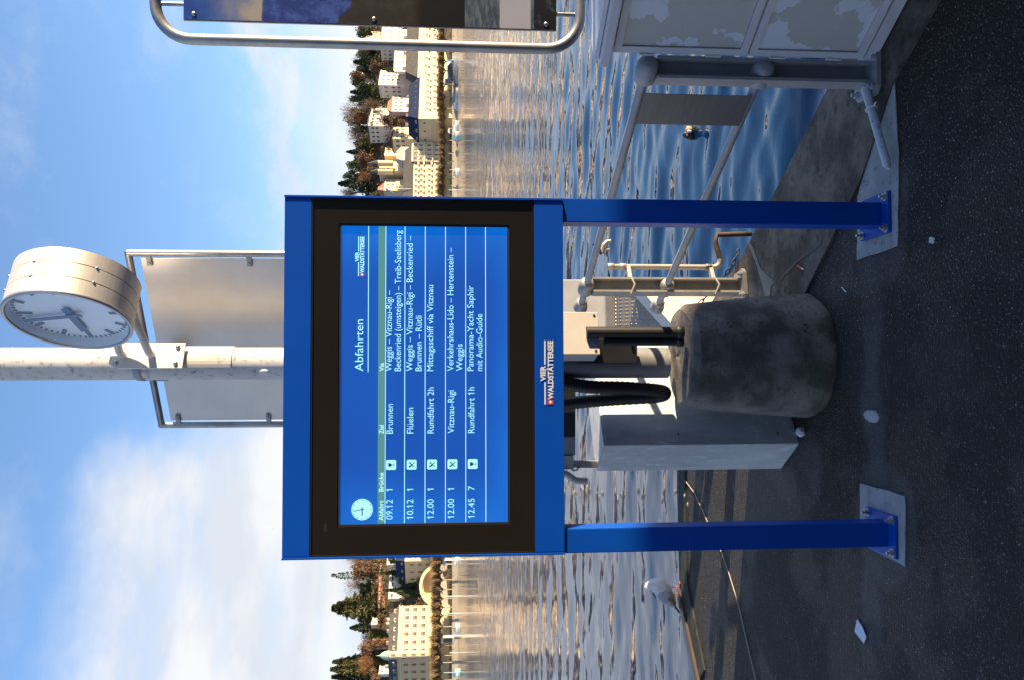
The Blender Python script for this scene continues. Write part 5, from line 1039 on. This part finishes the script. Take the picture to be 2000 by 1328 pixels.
TR = [('green', 65, 695, 735, 30, 545, 'dark evergreen at the poster edge behind the small ochre house'),
 ('bare_brown', 92, 691, 740, 34, 545, 'bare brown tree left of the poster frame tube'),
 ('conifer', 123, 690, 748, 30, 540, 'dark conifer with a sharp top above the grey hillside house'),
 ('bush', 131, 720, 762, 34, 520, 'brown leafless thicket below the sharp conifer'),
 ('conifer', 140, 704, 735, 16, 545, 'small grey-green conifer between the sharp conifer and ochre house'),
 ('conifer', 161, 689, 716, 16, 560, 'little dark conifer standing above the ochre house'),
 ('green', 173, 690, 748, 28, 530, 'dense green tree right of the evergreen trio above the awning house'),
 ('conifer', 182, 684, 752, 30, 528, 'tall green conifer in the middle of the dark evergreens'),
 ('green', 193, 682, 748, 30, 530, 'dark rounded evergreen next to the big bare skyline tree'),
 ('olive', 178, 725, 760, 30, 505, 'olive bush below the dark evergreens'),
 ('bare_grey', 222, 663, 722, 58, 550, 'largest bare grey tree breaking the skyline'),
 ('russet', 232, 688, 728, 36, 535, 'russet tree under the large bare skyline tree'),
 ('bare_brown', 207, 700, 760, 34, 515, 'bare brown tree right of the colonnaded villa'),
 ('bare_grey', 265, 666, 722, 40, 550, 'bare grey skyline tree left of the largest one'),
 ('olive', 281, 692, 740, 44, 535, 'broad olive-brown tree left of the villa roof'),
 ('conifer', 298, 676, 716, 20, 550, 'slim dark conifer on the skyline above the low cream house'),
 ('bush', 312, 695, 742, 42, 530, 'brown wooded clump above the low cream house'),
 ('green', 322, 672, 722, 32, 548, 'dark pine on the skyline right of the board'),
 ('russet', 346, 692, 730, 30, 525, 'russet crown beneath the dark skyline pines'),
 ('green', 345, 668, 715, 30, 550, 'dark pine in the middle of the skyline near the board'),
 ('conifer', 360, 660, 720, 34, 548, 'tallest dark pine beside the departure board'),
 ('bare_brown', 377, 655, 712, 34, 552, 'bare brown tree touching the right rim of the board'),
 ('bush', 240, 742, 800, 40, 462, 'brown leafless clump below the villa'),
 ('bush', 300, 742, 772, 34, 500, 'dark brown shrubs left of the villa walls'),
 ('green', 136, 750, 778, 22, 494, 'dark green bush below the grey hillside house'),
 ('olive', 383, 722, 760, 30, 500, 'olive shrub tree above the red gabled house'),
 ('bush', 335, 715, 745, 40, 512, 'brown thicket above the turreted house'),
 ('bare_brown', 262, 748, 800, 30, 478, 'bare tree behind the carved cream villa'),
 ('bare_grey', 1090, 671, 745, 40, 545, 'bare pinkish tree touching the left rim of the board'),
 ('sparse', 1121, 647, 745, 34, 540, 'tall sparse conifer with tiered branches on the left skyline'),
 ('bush', 1112, 684, 752, 50, 530, 'wide brown tree below the sparse conifer'),
 ('bare_grey', 1143, 657, 742, 50, 540, 'spreading bare tree between the sparse and the broad conifer'),
 ('olive', 1150, 700, 748, 36, 532, 'olive undergrowth below the spreading bare tree'),
 ('broad', 1184, 648, 750, 66, 530, 'broad olive conifer with a pointed top above the red house'),
 ('bare_grey', 1207, 692, 730, 26, 545, 'small pale bare tree right of the small dark conifer'),
 ('conifer', 1224, 683, 735, 30, 525, 'small dark pointed conifer above the corner hotel'),
 ('bare_grey', 1246, 697, 735, 34, 540, 'pale bare tree left of the small dark conifer'),
 ('olive', 1238, 715, 758, 36, 510, 'olive tree above the hotel roof ridge'),
 ('bush', 1265, 700, 758, 40, 520, 'brown tree above the green domed turret'),
 ('russet', 1252, 735, 765, 34, 490, 'russet bushes behind the hotel roof'),
 ('broad', 1289, 650, 748, 38, 540, 'right one of three tall conifers at the left edge'),
 ('broad', 1303, 645, 748, 40, 536, 'tallest of three conifers at the left edge'),
 ('broad', 1318, 648, 748, 42, 540, 'leftmost of three conifers at the left edge'),
 ('russet', 1296, 686, 752, 50, 515, 'russet tree in front of the three tall conifers'),
 ('bush', 1322, 720, 768, 40, 480, 'brown bush above the shaded hotel side'),
 ('conifer', 1117, 742, 790, 16, 498, 'dark cypress behind the mansard roof'),
 ('conifer', 1150, 748, 845, 22, 486, 'tall dark cypress between the mansard building and corner hotel'),
 ('green', 1136, 790, 848, 30, 484, 'dark evergreen bush behind the concert shell')]
for a in TR: tree(*a)
TR2 = [('green', 1130, 768, 835, 30, 488, 'dark evergreen filling the gap above the concert shell, right one'), ('green', 1158, 772, 835, 24, 480, 'dark evergreen filling the gap beside the corner hotel'), ('olive', 1092, 755, 790, 30, 478, 'olive bush above the mansard building'), ('bush', 1258, 712, 752, 34, 496, 'brown tree half hiding the grey house right of the domed turret'), ('bush', 1212, 735, 762, 40, 494, 'brown bushes below the blue-roofed house')]
for a in TR2: tree(*a)
random.seed(41)
for i, y_ in enumerate(list(range(62, 400, 15)) + list(range(1088, 1330, 17))):
    base_ = 700 - 22 * math.sin((y_ - 60) / 110) if y_ < 500 else 706 - 14 * math.cos((y_ - 1100) / 60)
    tree(('bush', 'olive', 'bare_brown', 'green', 'bare_grey', 'olive')[i % 6], y_ + random.uniform(-4, 4), base_ + random.uniform(-9, 9), 752, random.uniform(30, 42), 556, 'tree in the mixed wood covering the top of the far hill', 'hilltop wood trees')
for i, y_ in enumerate(range(420, 1075, 60)): tree(('green', 'bare_brown', 'conifer', 'bush', 'olive')[i % 5], y_ + random.uniform(-8, 8), 668 + random.uniform(-8, 20), 740, 44, 545, 'tree on the hill behind the departure board', 'hill trees behind the board')
# wooded undergrowth covering the slope
random.seed(5); ug = MB((0, 520, 30)); hzf = lambda y: float(np.interp(y, hyy, hz_))
mats_u = [T_brown, T_olive, T_con, T_grey]
for _ in range(4200):
    x_ = random.uniform(-260, 260); y_ = random.uniform(458, 565); z_ = hzf(y_) * hfac(x_) * (1 + .05 * math.sin(x_ * .043 + 1.2) + .03 * math.sin(x_ * .11)); rr_ = random.uniform(1.8, 4.0) * (1.5 if y_ > 505 else 1); mi = int((math.sin(x_ * .09) + math.sin(y_ * .13 + x_ * .05) + random.uniform(0, 3.2))) % 4
    for _ in range(20):
        p = Vector((x_, y_ + KS_ * x_, z_ + rr_ * .4)) + rdir() * rr_ * random.random() ** .5; s_ = random.uniform(.6, 1.3); d = rdir(); e = rdir().cross(d).normalized()
        ug.add([p - e * s_ * .5, p + e * s_ * .5, p + d * s_], [(0, 1, 2)], mi)
ug.build('undergrowth', mats_u, None, 'mixed brown and green undergrowth covering the far hillside', 'undergrowth', kind='stuff')
# pollarded promenade planes
random.seed(3)
for i in range(17):
    y_ = 30 + i * 22.5 + random.uniform(-3, 3); w_ = random.uniform(30, 36)
    tree('pollard', y_, 855 + random.uniform(-1, 3), 885, w_, 436 + random.uniform(-1, 1), 'pollarded plane tree in the promenade row before the casino and hotels', 'promenade plane trees at right')
for i in range(15):
    y_ = 1078 + i * 18 + random.uniform(-3, 3)
    tree('pollard', y_, 843 + random.uniform(-2, 4), 886, 32, 433.5 + random.uniform(-1, 1), 'pollarded plane tree in the promenade row before the concert shell and corner hotel', 'promenade plane trees at left')
for i in range(14):
    tree('pollard', 420 + i * 48, 852, 885, 34, 435, 'pollarded plane tree on the promenade behind the departure board', 'promenade plane trees behind the board')
random.seed(8)
hed = MB((0, 440, 1))
for _ in range(7000):
    x_ = random.uniform(-190, 190); p = Vector((x_, sy_(x_, random.uniform(7.5, 11.5)), random.uniform(1.2, 3.4))); s_ = random.uniform(.3, .8); d = rdir(); e = rdir().cross(d).normalized(); hed.add([p - e * s_ * .5, p + e * s_ * .5, p + d * s_], [(0, 1, 2)], random.choice((0, 0, 1)))
hed.build('promenade_hedge', [T_con, T_brown], None, 'dark low hedge behind the promenade tree trunks', 'hedge', kind='stuff')

# boats, kiosks, mooring posts on the far shore
m_boatgrey = mat('grey_boat_cover', (.22, .27, .34), .6); m_boatwhite = mat('boat_white', (.78, .77, .74), .35); m_teal = mat('teal_cover', (.08, .33, .42), .6); m_kg = mat('dark_green_awning', (.03, .12, .07), .7)
def hull(L, B, Hh, o, ang=0, n=9):
    mb = MB(o); Mr = Matrix.Rotation(ang, 3, 'Z'); vs = []
    for i in range(n):
        t = i / (n - 1); w = B / 2 * (1 - max(0, (t - .45) / .55) ** 2.2) * (.85 + .15 * min(1, t * 4)); zt2 = Hh * (1 + .25 * t * t)
        for (a, z) in ((-w, zt2), (-w * .75, 0), (w * .75, 0), (w, zt2)): vs.append(Vector(o) + Mr @ Vector(((t - .5) * L, a, z)))
    fs = [(i * 4 + k, i * 4 + k + 1, (i + 1) * 4 + k + 1, (i + 1) * 4 + k) for i in range(n - 1) for k in range(3)] + [(i * 4 + 3, i * 4, (i + 1) * 4, (i + 1) * 4 + 3) for i in range(n - 1)] + [(0, 1, 2, 3), ((n - 1) * 4 + 3, (n - 1) * 4 + 2, (n - 1) * 4 + 1, (n - 1) * 4)]
    mb.add(vs, fs); return mb
YB = SD(138, 427); bp1 = P(892, 138, YB); bt = empty('excursion_boat', (bp1.x, YB, -.8), 'grey covered excursion boat moored below the palace hotel', 'boat'); ob = Vector((bp1.x, YB, -.8))
hull(16, 3.6, 1.9, ob).build('hull', m_boatgrey, bt); MB(ob).box((ob.x - 7, YB - 1.6, 1.12), (ob.x + 5.5, YB + 1.6, 2.2), bev=.15).build('cabin', m_boatwhite, bt)
for k in range(7): MB(ob).box((ob.x - 6.4 + k * 1.7, YB - 1.66, 1.35), (ob.x - 5.2 + k * 1.7, YB - 1.61, 1.95)).build('window', m_pane, bt)
MB(ob).prism([(ob.x - 7.3, YB - 1.8), (ob.x + 5.8, YB - 1.8), (ob.x + 5.8, YB + 1.8), (ob.x - 7.3, YB + 1.8)], 2.21, 4.6, top=[(ob.x - 6.9, YB - .4), (ob.x + 5.2, YB - .4), (ob.x + 5.2, YB + .4), (ob.x - 6.9, 427.4)]).build('canopy', m_boatgrey, bt)
BT = [(188, 'white motor boat with a grey cover before the casino', m_boatgrey, 9), (205, 'low white motor boat near the casino end', m_boatwhite, 7), (250, 'white cabin boat under the casino end wall', m_boatwhite, 8), (268, 'small boat with a teal cover by the promenade steps', m_teal, 6), (338, 'white boat with a grey stern below the grand hotel', m_boatgrey, 5),
      (1226, 'pale covered rowing boat below the corner hotel', m_boatgrey, 5), (1314, 'small boat under a turquoise tent cover at far left', m_teal, 4.5), (1093, 'white boat beside the left rim of the departure board', m_boatwhite, 5)]
for y_, lab, cm, L in BT:
    YS = SD(y_, 427.5); p = P(892, y_, YS); o = Vector((p.x, YS, -.8)); b0 = empty('small_boat', o, lab, 'boat', 'small boats moored along the far promenade')
    hull(L, 2.2, .9, o, random.uniform(-.15, .15)).build('hull', m_boatwhite, b0)
    MB(o).prism([(o.x - L * .38, YS - .9), (o.x + L * .2, YS - .9), (o.x + L * .2, YS + .9), (o.x - L * .38, YS + .9)], .12, 1.3 if cm is not m_teal else 1.8, top=[(o.x - L * .30, YS - .4), (o.x + L * .08, YS - .4), (o.x + L * .08, YS + .4), (o.x - L * .30, YS + .4)]).build('cover', cm, b0)
for y_, v0, where in ((1093, 868, 'beside the left rim of the departure board'), (1164, 870, 'before the concert shell'), (1197, 876, 'thin, before the lit end of the corner hotel'), (1241, 869, 'tall, right of the domed turret'), (1274, 878, 'short, straight below the domed turret'), (333, 878, 'below the grand hotel pavilion'), (372, 876, 'just right of the departure board')):
    YS = SD(y_, 427); p = P(892, y_, YS); MB((p.x, YS, -1.2)).tube([(p.x, YS, -1.2), (p.x, YS, zat(v0, YS))], .26 if v0 < 872 else .17, 10).build('mooring_post', m_boatwhite, None, 'white mooring post ' + where, 'mooring post', group='white mooring posts')
KS = [(1095, 866, 'blue and white kiosk right of the concert shell', mat('blue_sign', (.05, .15, .45), .6)), (1248, 861, 'white kiosk roof among the trunks below the domed turret', m_boatwhite), (1105, 869, 'small cream pavilion under the first pollards', m_cream_w), (257, 875, 'round glass kiosk with white roof near the teal boat', m_boatwhite), (160, 866, 'white ticket booth beside the excursion boat', m_boatwhite), (322, 876, 'kiosk with dark green awning below the hotel pavilion', m_kg), (345, 876, 'kiosk with green awning left of the hotel pavilion', m_kg), (368, 877, 'small green kiosk closest to the departure board', m_kg), (90, 868, 'white booth at the poster frame tube', m_boatwhite)]
for y_, v0, lab, mt_ in KS:
    YS = SD(y_, 432.5); p = P(884, y_, YS); o = (p.x, YS, 1); k0 = empty('kiosk', o, lab, 'kiosk'); zt2 = zat(v0, YS); w_ = 1.4
    MB(o).box((p.x - w_, YS - .9, 1.0), (p.x + w_, YS + .9, zt2 - .9)).build('body', m_white_w if mt_ is not m_kg else m_tan_w, k0)
    MB(o).prism([(p.x - w_ - .4, YS - 1.3), (p.x + w_ + .4, YS - 1.3), (p.x + w_ + .4, YS + 1.3), (p.x - w_ - .4, YS + 1.3)], zt2 - .89, zt2, top=[(p.x - w_ * .6, YS - .5), (p.x + w_ * .6, YS - .5), (p.x + w_ * .6, YS + .5), (p.x - w_ * .6, YS + .5)]).build('roof', mt_, k0)
    MB(o).box((p.x - w_ + .3, YS - .98, 1.9), (p.x + w_ - .3, YS - .91, zt2 - 1.3)).build('counter_window', m_pane, k0)
S.render.engine = 'CYCLES'
